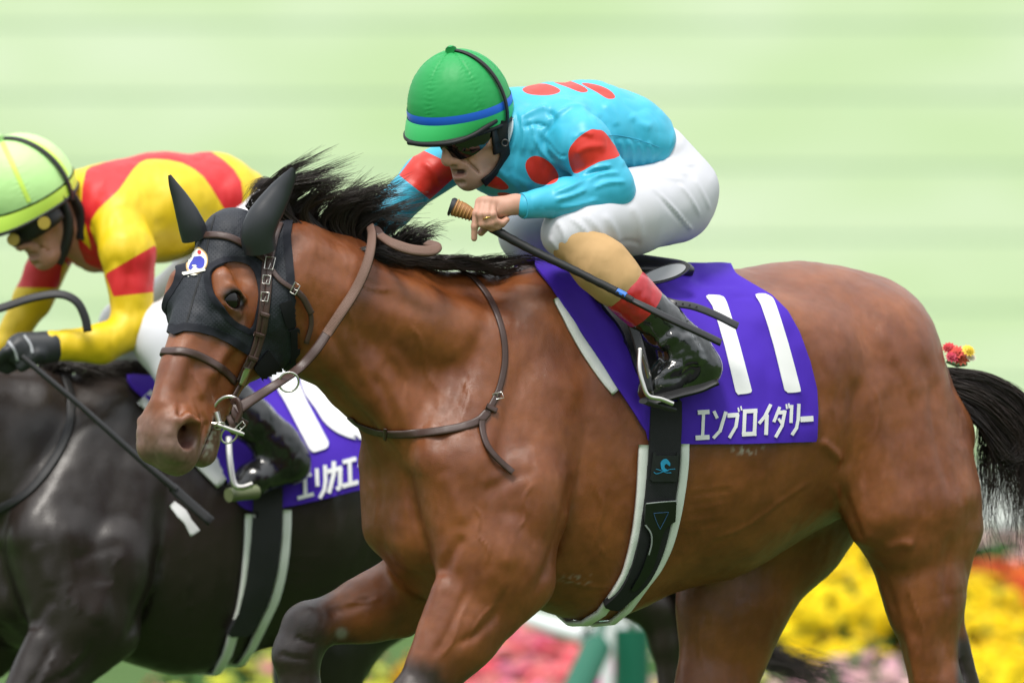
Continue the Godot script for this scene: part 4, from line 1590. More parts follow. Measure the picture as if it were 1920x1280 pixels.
static func face(fd: Fld, h: Frame) -> void:
	var two := func(a: Vector3, b: Vector3, h0, h1, w0, w1, k, cut = false):
		fd.add(h.at(a.x, a.y, a.z), h.at(b.x, b.y, b.z), h0, h1, w0, w1, h.s, k, cut)
		fd.add(h.at(a.x, a.y, -a.z), h.at(b.x, b.y, -b.z), h0, h1, w0, w1, h.s, k, cut)
	fd.add(h.at(-0.015, 0.03), h.at(0.01, 0.035), 0.09, 0.085, 0.074, 0.072, h.s, 0.02)
	fd.add(h.at(0.03, 0.0), h.at(0.045, -0.08), 0.06, 0.044, 0.066, 0.046, h.s, 0.03)
	fd.add(h.at(0.075, -0.108), h.at(0.078, -0.112), 0.019, 0.019, 0.024, 0.024, h.s, 0.025)
	two.call(Vector3(0.0, -0.06, 0.052), Vector3(0.06, -0.1, 0.026), 0.018, 0.016, 0.014, 0.014, 0.03)
	two.call(Vector3(0.062, -0.028, 0.046), Vector3(0.04, -0.022, 0.062), 0.02, 0.018, 0.014, 0.012, 0.025)
	two.call(Vector3(0.076, 0.016, 0.028), Vector3(0.06, 0.012, 0.05), 0.014, 0.014, 0.014, 0.014, 0.02)
	fd.add(h.at(0.088, 0.012), h.at(0.116, -0.036), 0.012, 0.0125, 0.0105, 0.0115, h.s, 0.011)
	fd.add(h.at(0.114, -0.041), h.at(0.115, -0.043), 0.0125, 0.0125, 0.0135, 0.0135, h.s, 0.008)
	two.call(Vector3(0.098, -0.047, 0.015), Vector3(0.105, -0.047, 0.013), 0.009, 0.0085, 0.008, 0.008, 0.006)
	two.call(Vector3(0.106, -0.056, 0.0085), Vector3(0.105, -0.052, 0.0085), 0.0048, 0.004, 0.0042, 0.003, 0.003, true)
	fd.add(h.at(0.078, -0.066), h.at(0.08, -0.09), 0.02, 0.02, 0.034, 0.03, h.s, 0.02)
	# parted lips
	fd.add(h.at(0.093, -0.067, -0.012), h.at(0.093, -0.067, 0.012), 0.009, 0.009, 0.0085, 0.0085, h.u, 0.006)
	fd.add(h.at(0.093, -0.092, -0.01), h.at(0.093, -0.092, 0.01), 0.0105, 0.0105, 0.0095, 0.0095, h.u, 0.006)
	fd.add(h.at(0.102, -0.0785, -0.014), h.at(0.102, -0.0785, 0.014), 0.016, 0.016, 0.0078, 0.0078, h.u, 0.004, true)
	# folds beside the mouth, under the lip and along the cheek
	two.call(Vector3(0.088, -0.046, 0.026), Vector3(0.068, -0.088, 0.038), 0.0024, 0.0016, 0.0024, 0.0016, 0.012, true)
	fd.add(h.at(0.099, -0.1035, -0.012), h.at(0.099, -0.1035, 0.012), 0.005, 0.005, 0.005, 0.005, h.u, 0.008, true)
	two.call(Vector3(0.05, -0.055, 0.064), Vector3(0.045, -0.085, 0.058), 0.012, 0.012, 0.01, 0.01, 0.02, true)
	# ears
	two.call(Vector3(-0.012, 0.01, 0.074), Vector3(-0.006, -0.028, 0.071), 0.017, 0.011, 0.009, 0.008, 0.008)
	two.call(Vector3(-0.008, 0.004, 0.082), Vector3(-0.006, -0.012, 0.08), 0.008, 0.006, 0.005, 0.005, 0.004, true)
	# neck
	fd.add(h.at(-0.02, -0.05), h.at(-0.075, -0.16), 0.056, 0.06, 0.052, 0.058, h.s, 0.03)


# a shell with six panels, turned about its own axis
func dome(h: Frame, rf: float, rs: float, ru: float, lo: float, hi: float, grow: Callable, nth := 26, nph := 72) -> M:
	var m := M.new()
	for i in nth + 1:
		var th := lerpf(lo, hi, float(i) / nth)
		for j in nph:
			var ph := TAU * j / nph
			var r: float = grow.call(th, ph)
			m.v.append(h.c + h.u * sin(th) * ru * r + (h.f * cos(ph) * rf + h.s * sin(ph) * rs) * cos(th) * r)
			m.uv.append(Vector2(ph, th))
	for i in nth:
		for j in nph:
			var a := i * nph + j
			var b := i * nph + (j + 1) % nph
			m.tri(a, b, b + nph)
			m.tri(a, b + nph, a + nph)
	m.smooth()
	for i in m.n.size():
		if m.n[i].dot(m.v[i] - h.c) < 0.0:
			m.n[i] = -m.n[i]
	return m


func helmet(parent: Node3D, h: Frame, rf: float, rs: float, ru: float, cover: Color, band_c, brim: Color, strap_mat: Material, seam := 0.35) -> Node3D:
	var t := Node3D.new()
	t.name = "helmet"
	parent.add_child(t, true)
	var n := FastNoiseLite.new()
	n.seed = 5
	n.frequency = 1.0
	var shape := func(th, ph):
		var d: float = absf(fposmod(ph - seam + PI / 6.0, PI / 3.0) - PI / 6.0) * cos(th)
		var pucker: float = exp(-d * d / 0.012) * 0.006 * sin(th * 75.0 + n.get_noise_2d(ph * 4.0, th * 3.0) * 4.0)
		return 1.0 - 0.016 * exp(-d * d / 0.0004) + pucker * 0.95 + 0.004 * n.get_noise_2d(cos(ph) * 5.0 + 9.0, th * 6.0)
	var silk := mat(cover, 0.5, 0.4)
	part("cover", dome(h, rf, rs, ru, 0.0, PI * 0.4999, shape, 60, 144), silk, t)
	part("button", tube([h.at(0, ru * 0.985), h.at(0, ru + 0.003), h.at(0, ru + 0.008), h.at(0, ru + 0.012)], [0.013, 0.014, 0.012, 0.006], 14), silk, t)
	if band_c != null:
		part("ribbon", dome(h, rf, rs, ru, -0.05, 0.11, func(th, ph): return 1.012 + 0.006 * sin((th + 0.05) / 0.16 * PI), 6, 96), mat(band_c, 0.4, 0.5), t)
	part("rim", dome(h, rf, rs, ru, -0.26, -0.03, func(th, ph): return 1.0 + 0.02 + maxf(0.0, cos(ph)) * maxf(0.0, cos(ph)) * 0.18 * clampf((-0.02 - th) / 0.24, 0.0, 1.0), 8, 96), mat(brim, 0.42, 0.5), t)
	var edge := []
	for i in 61:
		var ph := TAU * i / 60.0
		var r := 1.015 + maxf(0.0, cos(ph)) * maxf(0.0, cos(ph)) * 0.178
		edge.append(h.c + h.u * (sin(-0.275) * ru * r) + (h.f * cos(ph) * rf + h.s * sin(ph) * rs) * cos(0.275) * r)
	part("rim_edge", tube(edge, [0.0052], 7), strap_mat, t)
	part("inner_shell", dome(h, rf * 0.955, rs * 0.955, ru * 0.95, -0.4, PI * 0.4999, func(th, ph): return 1.0, 12, 40), strap_mat, t)
	return t


static func noised(f: Fld, sd: int, fr: Vector3, amp: float, oct := 3) -> Fld:
	f.noise = FastNoiseLite.new()
	f.noise.seed = sd
	f.noise.frequency = 1.0
	f.noise.fractal_octaves = oct
	f.nf = fr
	f.amp = amp
	return f


# raised or sunken fold that lies on a shape
func fold(f: Fld, base: Fld, path: Array, r: float, depth: float, cut := false, z0 := 0.9) -> void:
	var pts := []
	for p in curve2(va(path), 3):
		var hit := trace(base, p.x, p.y, 0.0, z0)
		pts.append(hit[0] + hit[1] * (depth if cut else depth - r))
	for i in pts.size() - 1:
		var e0 := 0.35 if i == 0 else 1.0
		var e1 := 0.35 if i == pts.size() - 2 else 1.0
		f.add(pts[i], pts[i + 1], r * e0, r * e1, r * e0, r * e1, Vector3(0.3, 0.2, 1), r * 1.6, cut)


static func cap(f: Fld, a: Array, b: Array, h0: float, h1: float, w0: float, w1: float, k := 0.03, cx := 960.0, z0 := 0.0) -> void:
	f.add(on_side(a[0], a[1], a[2], cx, z0), on_side(b[0], b[1], b[2], cx, z0), h0 / 800.0, h1 / 800.0, w0, w1, side_dir(), k)


# ---- the jockey in blue with red spots
static func jersey_base() -> Fld:
	var f := Fld.new()
	cap(f, [985, 262, 0], [1100, 250, 0], 98, 93, 0.165, 0.165, 0.05)
	cap(f, [1100, 250, 0], [1160, 260, 0], 93, 80, 0.165, 0.155, 0.05)
	f.add(on_side(1160, 260, 0), on_side(1205, 278, 0), 0.1, 0.083, 0.155, 0.147, side_dir(), 0.05, false, 0.05, 0.035)
	cap(f, [958, 250, 0], [1000, 262, 0], 70, 98, 0.11, 0.16, 0.05)
	cap(f, [930, 294, 0.0], [985, 300, 0], 54, 70, 0.095, 0.15, 0.05)
	cap(f, [914, 318, 0.03], [965, 318, 0], 34, 58, 0.07, 0.13, 0.05)
	# collar
	cap(f, [946, 252, 0.02], [965, 250, 0.01], 50, 62, 0.066, 0.09, 0.03)
	# near arm
	cap(f, [1058, 232, 0.13], [1092, 268, 0.2], 44, 54, 0.06, 0.065, 0.04)
	cap(f, [1092, 268, 0.2], [1146, 352, 0.23], 54, 43, 0.062, 0.052, 0.018)
	cap(f, [1146, 355, 0.23], [1060, 374, 0.245], 44, 39, 0.052, 0.046, 0.02)
	cap(f, [1060, 374, 0.245], [988, 385, 0.25], 38, 25, 0.045, 0.031, 0.02)
	# far arm
	cap(f, [905, 268, -0.13], [800, 330, -0.19], 48, 42, 0.06, 0.052, 0.03)
	cap(f, [800, 330, -0.19], [735, 392, -0.2], 42, 37, 0.052, 0.046, 0.02)
	cap(f, [735, 392, -0.2], [690, 432, -0.2], 36, 28, 0.045, 0.034, 0.02)
	return f


static func breeches_base() -> Fld:
	var f := Fld.new()
	cap(f, [1222, 290, 0], [1262, 352, 0], 62, 72, 0.14, 0.165, 0.04)
	cap(f, [1262, 375, 0.1], [1180, 398, 0.17], 82, 76, 0.1, 0.095, 0.03)
	cap(f, [1180, 398, 0.17], [1078, 426, 0.23], 76, 52, 0.092, 0.075, 0.03)
	cap(f, [1080, 430, 0.23], [1062, 440, 0.24], 48, 43, 0.07, 0.062, 0.03)
	cap(f, [1268, 372, -0.09], [1150, 385, -0.18], 78, 66, 0.1, 0.085, 0.03)
	cap(f, [1150, 385, -0.18], [985, 440, -0.24], 64, 46, 0.085, 0.066, 0.03)
	cap(f, [985, 440, -0.24], [1010, 500, -0.28], 46, 40, 0.06, 0.05, 0.03)
	return f


static func leg_base() -> Fld:
	var f := Fld.new()
	cap(f, [1076, 452, 0.25], [1130, 500, 0.3], 45, 50, 0.06, 0.06, 0.03)
	cap(f, [1130, 500, 0.3], [1160, 530, 0.322], 50, 44, 0.06, 0.052, 0.03)
	cap(f, [1160, 530, 0.322], [1210, 580, 0.325], 42, 30, 0.05, 0.036, 0.03)
	return f


static func boot_base() -> Fld:
	var f := Fld.new()
	cap(f, [1178, 548, 0.325], [1245, 612, 0.325], 47, 41, 0.058, 0.05, 0.02)
	cap(f, [1245, 612, 0.325], [1292, 656, 0.325], 41, 40, 0.05, 0.046, 0.02)
	cap(f, [1285, 655, 0.325], [1316, 690, 0.325], 40, 36, 0.044, 0.04, 0.03)
	cap(f, [1312, 690, 0.325], [1240, 722, 0.325], 38, 30, 0.042, 0.046, 0.025)
	cap(f, [1270, 680, 0.325], [1232, 716, 0.325], 34, 28, 0.04, 0.042, 0.03)
	cap(f, [1240, 722, 0.325], [1215, 736, 0.325], 30, 18, 0.046, 0.036, 0.02)
	return f


func hand_near(f: Fld) -> void:
	var q := func(x, y, z): return P(x, y, 0.268 + z)
	var fing := func(pts: Array, r0: float, r1: float):
		for i in pts.size() - 1:
			var a: Array = pts[i]
			var b: Array = pts[i + 1]
			var s0 := float(i) / (pts.size() - 1)
			var s1 := float(i + 1) / (pts.size() - 1)
			f.add(q.call(a[0], a[1], a[2]), q.call(b[0], b[1], b[2]), lerpf(r0, r1, s0), lerpf(r0, r1, s1), lerpf(r0, r1, s0), lerpf(r0, r1, s1), Vector3(0, 0, 1), 0.0045)
	# wrist and palm
	f.add(q.call(988, 384, -0.008), q.call(966, 383, -0.004), 0.0205, 0.022, 0.019, 0.019, Vector3(0, 0, 1), 0.01)
	f.add(q.call(968, 383, -0.004), q.call(918, 386, 0.0), 0.0225, 0.021, 0.018, 0.016, Vector3(0, 0, 1), 0.012)
	f.add(q.call(950, 390, 0.004), q.call(936, 396, 0.004), 0.017, 0.014, 0.014, 0.012, Vector3(0, 0, 1), 0.01)
	# knuckles
	for k: Array in [[900, 378, 0.006], [908, 376, 0.011], [916, 377, 0.012], [924, 380, 0.009]]:
		f.add(q.call(k[0], k[1], k[2]), q.call(k[0] + 1, k[1], k[2]), 0.0105, 0.0105, 0.0095, 0.0095, Vector3(0, 0, 1), 0.008)
	fing.call([[899, 379, 0.004], [893, 400, 0.022], [890, 424, 0.022], [889, 447, 0.016]], 0.0098, 0.0072)
	fing.call([[907, 378, 0.010], [902, 402, 0.030], [905, 420, 0.026], [922, 427, 0.012], [934, 424, 0.006]], 0.0098, 0.008)
	fing.call([[916, 378, 0.011], [913, 402, 0.032], [917, 419, 0.027], [932, 424, 0.014], [942, 420, 0.008]], 0.0096, 0.008)
	fing.call([[924, 381, 0.009], [924, 402, 0.029], [929, 415, 0.024], [942, 418, 0.014], [950, 412, 0.01]], 0.0088, 0.0072)
	# thumb, behind the stick
	fing.call([[958, 392, -0.012], [936, 406, -0.022], [912, 424, -0.026], [902, 436, -0.022]], 0.0125, 0.0085)


func jockey_blue() -> Dictionary:
	var d := {}
	d.h = Frame.new(P(896, 236, 0.10), Vector3(-0.72, -0.38, 0.58), Vector3(-0.36, 0.88, 0.30))
	d.cap = Frame.new(P(862, 200, 0.105), Vector3(-0.75, -0.28, 0.5), Vector3(-0.27, 0.88, 0.39))
	d.jersey = jersey_base()
	noised(d.jersey, 21, Vector3(8, 6, 7), 0.0034, 2)
	d.jersey.noise.fractal_type = FastNoiseLite.FRACTAL_RIDGED
	d.breeches = breeches_base()
	noised(d.breeches, 5, Vector3(9, 8, 9), 0.0016, 2)
	d.leg = noised(leg_base(), 9, Vector3(20, 20, 20), 0.002)
	d.boot = boot_base()
	var bt := boot_base()
	for w: Array in [[1252, 652, 1276, 640, 1298, 636], [1250, 664, 1280, 652, 1306, 648], [1254, 678, 1284, 662, 1314, 660], [1262, 690, 1290, 674, 1318, 674], [1236, 650, 1252, 640, 1268, 626], [1246, 700, 1262, 690, 1280, 688]]:
		fold(d.boot, bt, w, 0.009, 0.0065)
	noised(d.boot, 15, Vector3(34, 26, 34), 0.0016, 2)
	d.skin = Fld.new()
	d.skin.bs = 0.05
	face(d.skin, d.h)
	d.hand = Fld.new()
	d.hand.bs = 0.03
	hand_near(d.hand)
	# the far hand holds the rein in front of the withers
	var fh := Fld.new()
	fh.bs = 0.05
	cap(fh, [690, 432, -0.2], [668, 448, -0.2], 20, 20, 0.022, 0.018, 0.01)
	for i in 4:
		cap(fh, [672 - i * 3, 440 + i * 6, -0.19], [652 - i, 452 + i * 5, -0.17], 8, 7, 0.009, 0.008, 0.005)
	cap(fh, [680, 440, -0.17], [660, 444, -0.15], 8, 7, 0.009, 0.008, 0.006)
	d.hand2 = fh
	return d


func by_px(m: M, polys: Array, guard = null) -> PackedFloat32Array:
	var out := PackedFloat32Array()
	for i in m.v.size():
		var best := 1e6
		if m.n[i].z > -0.25:
			var q := proj(m.v[i])
			for p in polys:
				best = minf(best, poly_sd(p, q))
		if guard != null:
			best = maxf(best, guard.call(m.v[i]))
		out.append(best)
	return out


func near_line(a: Vector3, b: Vector3, r: float) -> Callable:
	return func(p: Vector3) -> float:
		var t := clampf((p - a).dot(b - a) / (b - a).length_squared(), 0.0, 1.0)
		return (p.distance_to(a.lerp(b, t)) - r) * 800.0


# drawn-up cloth: path, half width (pixels), height (mm)
const SILK_FOLDS := [
	[[958, 205, 968, 245, 960, 290], 5, 2.6], [[972, 205, 984, 248, 978, 296], 6, 2.6], [[990, 218, 1003, 252, 998, 292], 6, 2.2], [[976, 222, 1004, 206, 1032, 197], 6, 3.2], [[978, 240, 1002, 232, 1028, 238], 5, -3.0],
	[[1030, 226, 1058, 205, 1084, 200, 1108, 214], 6, 3.6], [[1024, 206, 1038, 221, 1022, 252, 1026, 284], 6, -4.5], [[1010, 236, 1036, 279, 1064, 304], 6, 3.0], [[1000, 250, 1020, 288, 1052, 314], 5, 2.4], [[1022, 258, 1046, 288, 1064, 294], 4, -2.4],
	[[1034, 364, 1070, 350, 1108, 330], 5, 2.6], [[1036, 376, 1072, 366, 1104, 352], 5, 2.4], [[1044, 390, 1084, 384, 1126, 372], 5, 1.8], [[1088, 330, 1118, 314, 1152, 310], 5, 2.8], [[1096, 342, 1130, 326, 1166, 324], 5, 2.6], [[1110, 354, 1140, 342, 1178, 340], 5, 2.2], [[1080, 338, 1112, 322, 1150, 318], 4, -2.2],
	[[1160, 258, 1168, 284, 1170, 316], 5, 2.2], [[1176, 256, 1186, 288, 1188, 326], 5, 2.4], [[1194, 258, 1204, 290, 1204, 328], 5, 2.4], [[1212, 262, 1222, 286, 1218, 318], 5, 2.0], [[1132, 190, 1150, 214, 1156, 240], 8, 2.0], [[1180, 212, 1200, 230, 1226, 240], 8, 2.0], [[1080, 180, 1110, 200, 1128, 224], 9, 1.6],
	[[1070, 262, 1094, 248, 1116, 254], 6, 1.6], [[1076, 292, 1100, 276, 1140, 272], 7, 1.4], [[950, 320, 970, 336, 1000, 352], 7, 2.0], [[930, 312, 950, 332, 978, 356], 6, 1.8], [[790, 300, 812, 320, 826, 346], 6, 2.0], [[760, 340, 790, 360, 800, 384], 6, 2.0]]
const BREECHES_FOLDS := [
	[[1220, 346, 1258, 385, 1286, 418, 1302, 434], 4, 1.9], [[1270, 340, 1296, 372, 1316, 410], 4, 1.7], [[1298, 328, 1318, 362, 1334, 398], 4, 1.5], [[1224, 352, 1254, 388, 1284, 424], 5, -1.4],
	[[1064, 400, 1096, 430, 1118, 462], 6, 2.2], [[1042, 408, 1058, 438, 1064, 468], 6, 2.2], [[1090, 396, 1120, 426, 1140, 466], 7, 1.8], [[1130, 396, 1152, 430, 1164, 470], 7, 1.8], [[1180, 380, 1198, 412, 1204, 456], 8, 1.6],
	[[1228, 300, 1256, 318, 1296, 328], 6, 2.2], [[1234, 290, 1270, 306, 1308, 308], 5, 1.8], [[1214, 320, 1244, 330, 1290, 338], 5, 1.6], [[1030, 440, 1042, 462, 1060, 474], 5, 2.0], [[1150, 458, 1180, 452, 1206, 460], 5, -1.6]]
const CLOTH_FOLDS := [
	[[1290, 520, 1340, 532, 1400, 530], 8, -3.0], [[1364, 558, 1410, 556, 1464, 566], 6, -2.2], [[1306, 590, 1316, 680, 1300, 760], 14, -2.4], [[1416, 600, 1440, 690, 1436, 800], 14, -2.4], [[1500, 640, 1512, 720, 1508, 810], 12, -2.4],
	[[1058, 534, 1120, 622, 1176, 712], 12, -3.0], [[1040, 520, 1090, 560, 1140, 600], 10, -2.6], [[1196, 730, 1206, 770, 1214, 810], 8, -3.0], [[1240, 520, 1270, 545, 1310, 560], 9, -2.6]]


func dress_blue(d: Dictionary, g: Dictionary) -> void:
	var t := thing("person", "jockey in sky blue jersey with red spots and green helmet, riding the bay", "jockey")
	# skin: head, neck and hands in one body
	var skin := mat(Color(0.62, 0.36, 0.26), 0.5, 0.45)
	skin.vertex_color_use_as_albedo = true
	skin.albedo_color = Color.WHITE
	skin.subsurf_scatter_enabled = true
	skin.subsurf_scatter_strength = 0.08
	bumpy(skin, 0.12, 0.03, Vector3.ONE * 14.0, 4)
	var body: M = g.skin
	var h: Frame = d.h
	for p in body.v:
		var q := Vector3((p - h.c).dot(h.f), (p - h.c).dot(h.u), (p - h.c).dot(h.s))
		var c := Color(0.53, 0.29, 0.20)
		var lips := exp(-pow((q.y + 0.079) / 0.014, 2.0) - pow(q.z / 0.02, 2.0)) * smoothstep(0.085, 0.096, q.x)
		c = c.lerp(Color(0.36, 0.13, 0.11), lips * 0.8)
		var stub := smoothstep(-0.05, -0.075, q.y) * smoothstep(0.0, 0.03, q.x)
		c = c.lerp(Color(0.25, 0.17, 0.135), stub * 0.55 * (1.0 - lips))
		var inside := smoothstep(0.006, 0.002, Vector2(q.x - 0.088, (q.y + 0.079) * 1.6).length() - 0.004) * smoothstep(0.016, 0.012, absf(q.z))
		c = c.lerp(Color(0.06, 0.012, 0.01), inside)
		body.c.append(c)
	for m: M in [g.hand, g.hand2]:
		for p in m.v:
			m.c.append(Color(0.50, 0.27, 0.19))
		body.join(m)
	part("body", body, skin, t)
	relief(g.jersey, SILK_FOLDS, false, 0.0019)
	relief(g.breeches, BREECHES_FOLDS, false, 0.0017)
	# jersey: red spots and sleeve bands are cut from it
	var jm: M = g.jersey
	var a0 := on_side(1080, 255, 0.19)
	var a1 := on_side(1150, 355, 0.235)
	var near_arm := near_line(a0, a1, 0.088)
	var b0 := on_side(905, 268, -0.13)
	var b1 := on_side(735, 392, -0.2)
	var far_arm := near_line(b0, b1, 0.085)
	var armband := curve2(va([1066, 295, 1068, 278, 1084, 258, 1107, 243, 1118, 243, 1132, 246, 1148, 266, 1162, 292, 1122, 304, 1082, 325, 1071, 315]), 3, true)
	var farband := pv([786, 278, 868, 318, 806, 374, 748, 328])
	var spots := [
		curve2(va([980, 166, 1000, 158, 1024, 157, 1046, 165, 1050, 172, 1032, 178, 1004, 178, 986, 174]), 3, true),
		curve2(va([1036, 152, 1062, 150, 1090, 160, 1103, 170, 1090, 173, 1066, 164]), 3, true),
		curve2(va([1090, 156, 1116, 158, 1142, 168, 1154, 182, 1140, 185, 1118, 172]), 3, true),
		curve2(va([985, 312, 990, 298, 1004, 292, 1022, 298, 1038, 312, 1047, 328, 1044, 340, 1028, 346, 1008, 344, 994, 334]), 3, true),
		curve2(va([902, 341, 926, 328, 954, 350, 942, 356, 918, 350]), 3, true),
		curve2(va([932, 362, 948, 361, 966, 367, 954, 374, 940, 370]), 3, true)]
	var arm_free := func(p: Vector3) -> float: return maxf(-near_arm.call(p), -far_arm.call(p)) if proj(p).y > 240.0 else -1.0
	var red := by_px(jm, spots)
	var band1 := by_px(jm, [armband], near_arm)
	var band2 := by_px(jm, [farband], far_arm)
	for i in red.size():
		red[i] = minf(minf(red[i], band1[i]), band2[i])
	var two := jm.split(red)
	var silk_b := mat(Color(0.035, 0.40, 0.58), 0.45, 0.5)
	var silk_r := mat(Color(0.62, 0.025, 0.012), 0.45, 0.5)
	for m in [silk_b, silk_r]:
		m.rim_enabled = true
		m.rim = 0.25
		m.rim_tint = 0.5
		bumpy(m, 0.2, 0.006, Vector3.ONE * 30.0, 6, 2)
	var jn := part("jersey", two[1], silk_b, t)
	for q: M in two[0].pieces():
		if q.t.size() > 60:
			var at := proj(q.v[0])
			part("sleeve_band" if near_arm.call(q.v[0]) < 0.0 or far_arm.call(q.v[0]) < 0.0 else "red_spot", q, silk_r, jn)
	var jf := shell_of(d.jersey, 0.0, 1.0, 0.0, 1)
	part("cuff", tube(curve3([on_side(1030, 379, 0.249), on_side(1004, 383, 0.25), on_side(979, 386, 0.252)], 4), [0.0375, 0.036, 0.0345, 0.0335, 0.0328, 0.032, 0.0314, 0.031, 0.0305], 20, Vector3(0, 0, 1), 0.95), silk_b, jn)
	part("seam", strap_on(jf, va([1142, 254, 1160, 254, 1190, 260, 1214, 268, 1236, 276]), 0.0025, 0.001, 0.0005, 5), mat(Color(0.03, 0.33, 0.5), 0.5), jn)
	part("collar", strap_on(jf, va([958, 222, 956, 244, 950, 262, 944, 280]), 0.016, 0.003, 0.001, 4), mat(Color(0.55, 0.66, 0.72), 0.5), jn)
	# breeches, stocking, boot with red top
	var br := mat(Color(0.56, 0.56, 0.60), 0.6, 0.4)
	bumpy(br, 0.15, 0.012, Vector3.ONE * 20.0, 8, 2)
	part("breeches", g.breeches, br, t)
	part("stocking", g.leg, bumpy(mat(Color(0.46, 0.29, 0.13), 0.7, 0.35), 0.12, 0.012, Vector3.ONE * 16.0), t)
	var bm: M = g.boot
	var ax := (on_side(1292, 656, 0.325) - on_side(1178, 548, 0.325)).normalized()
	var cutp := on_side(1214, 573, 0.325)
	var topv := PackedFloat32Array()
	var startv := PackedFloat32Array()
	for p in bm.v:
		topv.append((p - cutp).dot(ax) + (p - cutp).dot(Vector3(0.2, 0.2, 0)) * 0.1)
	var parts2 := bm.split(topv)
	var red_top: M = parts2[0]
	for p in red_top.v:
		startv.append((p - on_side(1158, 526, 0.325)).dot(ax))
	red_top = red_top.split(startv)[1]
	var black := mat(Color(0.006, 0.007, 0.006), 0.16, 0.6)
	black.clearcoat_enabled = true
	black.clearcoat = 0.6
	black.clearcoat_roughness = 0.08
	bumpy(black, 0.03, 0.03, Vector3.ONE * 7.0, 12, 2)
	var patent := mat(Color(0.42, 0.006, 0.012), 0.2, 0.55)
	patent.clearcoat_enabled = true
	patent.clearcoat = 0.5
	var bo := part("boot", parts2[1], black, t)
	part("boot_top", red_top, patent, bo)
	part("sole", free_strap([[1344, 716, 0.24], [1312, 728, 0.247], [1270, 738, 0.262], [1232, 748, 0.275], [1208, 755, 0.285]], [0.05, 0.066, 0.074, 0.084, 0.06], 0.008, Vector3(0.28, 0.95, 0.05)), mat(Color(0.012, 0.012, 0.012), 0.5), bo)
	# helmet, goggles, chin strap
	var webbing := mat(Color(0.009, 0.009, 0.01), 0.55, 0.4)
	var hel := helmet(t, d.cap, 0.125, 0.118, 0.137, Color(0.018, 0.30, 0.075), Color(0.012, 0.115, 0.62), Color(0.035, 0.46, 0.12), webbing)
	var cf: Frame = d.cap
	var sp := []
	for i in 22:
		var an := lerpf(-0.35, 1.5, i / 21.0)
		sp.append(cf.c + (cf.u * sin(an) * 0.140 + (cf.s * 0.92 - cf.f * 0.42).normalized() * cos(an) * 0.127))
	var sup := []
	for p in sp:
		sup.append((p - cf.c).normalized())
	part("elastic", band(sp, sup, [0.012], 0.0025), webbing, hel)
	var sk := shell_of(d.skin, 0.0, 1.0, 0.0, 1)
	var gg := Node3D.new()
	gg.name = "goggles"
	t.add_child(gg)
	var glass := mat(Color(0.004, 0.004, 0.005), 0.06, 0.6)
	var gf := Fld.new()
	gf.add(h.at(0.02, -0.004), h.at(0.034, -0.004), 0.08, 0.08, 0.081, 0.081, h.s, 0.01)
	part("lens", sheet(gf, curve2(va([822, 260, 826, 278, 836, 291, 848, 294, 856, 299, 874, 297, 894, 287, 912, 271, 923, 252, 928, 234, 880, 236, 850, 248]), 3, true), 5.0, 0.0, 0.004), glass, gg)
	part("frame", tube(curve3([P(766, 267, 0.16), P(800, 271, 0.2), P(846, 268, 0.222), P(884, 255, 0.215), P(912, 238, 0.2), P(930, 226, 0.18)], 5), [0.006], 8), webbing, gg)
	part("chin_guard", strap_on(sk, va([944, 226, 942, 250, 944, 272, 947, 290, 938, 310, 922, 330, 906, 344]), 0.03, 0.004, 0.004, 4), webbing, hel)
	part("chin_guard", strap_on(sk, va([928, 240, 930, 262, 936, 286]), 0.03, 0.005, 0.004, 4), webbing, hel)
	part("strap_buckle", ring(sk_point(sk, 947, 268, 0.012), Vector3(1, 0, 0), Vector3(0, 1, 0.1), 0.0075, 0.0022), mat(Color(0.03, 0.03, 0.03), 0.4), hel)
	part("finger_ring", ring(P(913, 410, 0.268 + 0.031), Vector3(0.95, 0.25, 0).normalized(), Vector3(0, 0.25, 1).normalized(), 0.0102, 0.0016), metal(Color(0.75, 0.5, 0.16), 0.25), t)


func sk_point(f: Fld, x: float, y: float, off: float) -> Vector3:
	return trace(f, x, y, off)[0]


func metal(c: Color, rough := 0.3) -> StandardMaterial3D:
	var m := mat(c, rough)
	m.metallic = 1.0
	return m


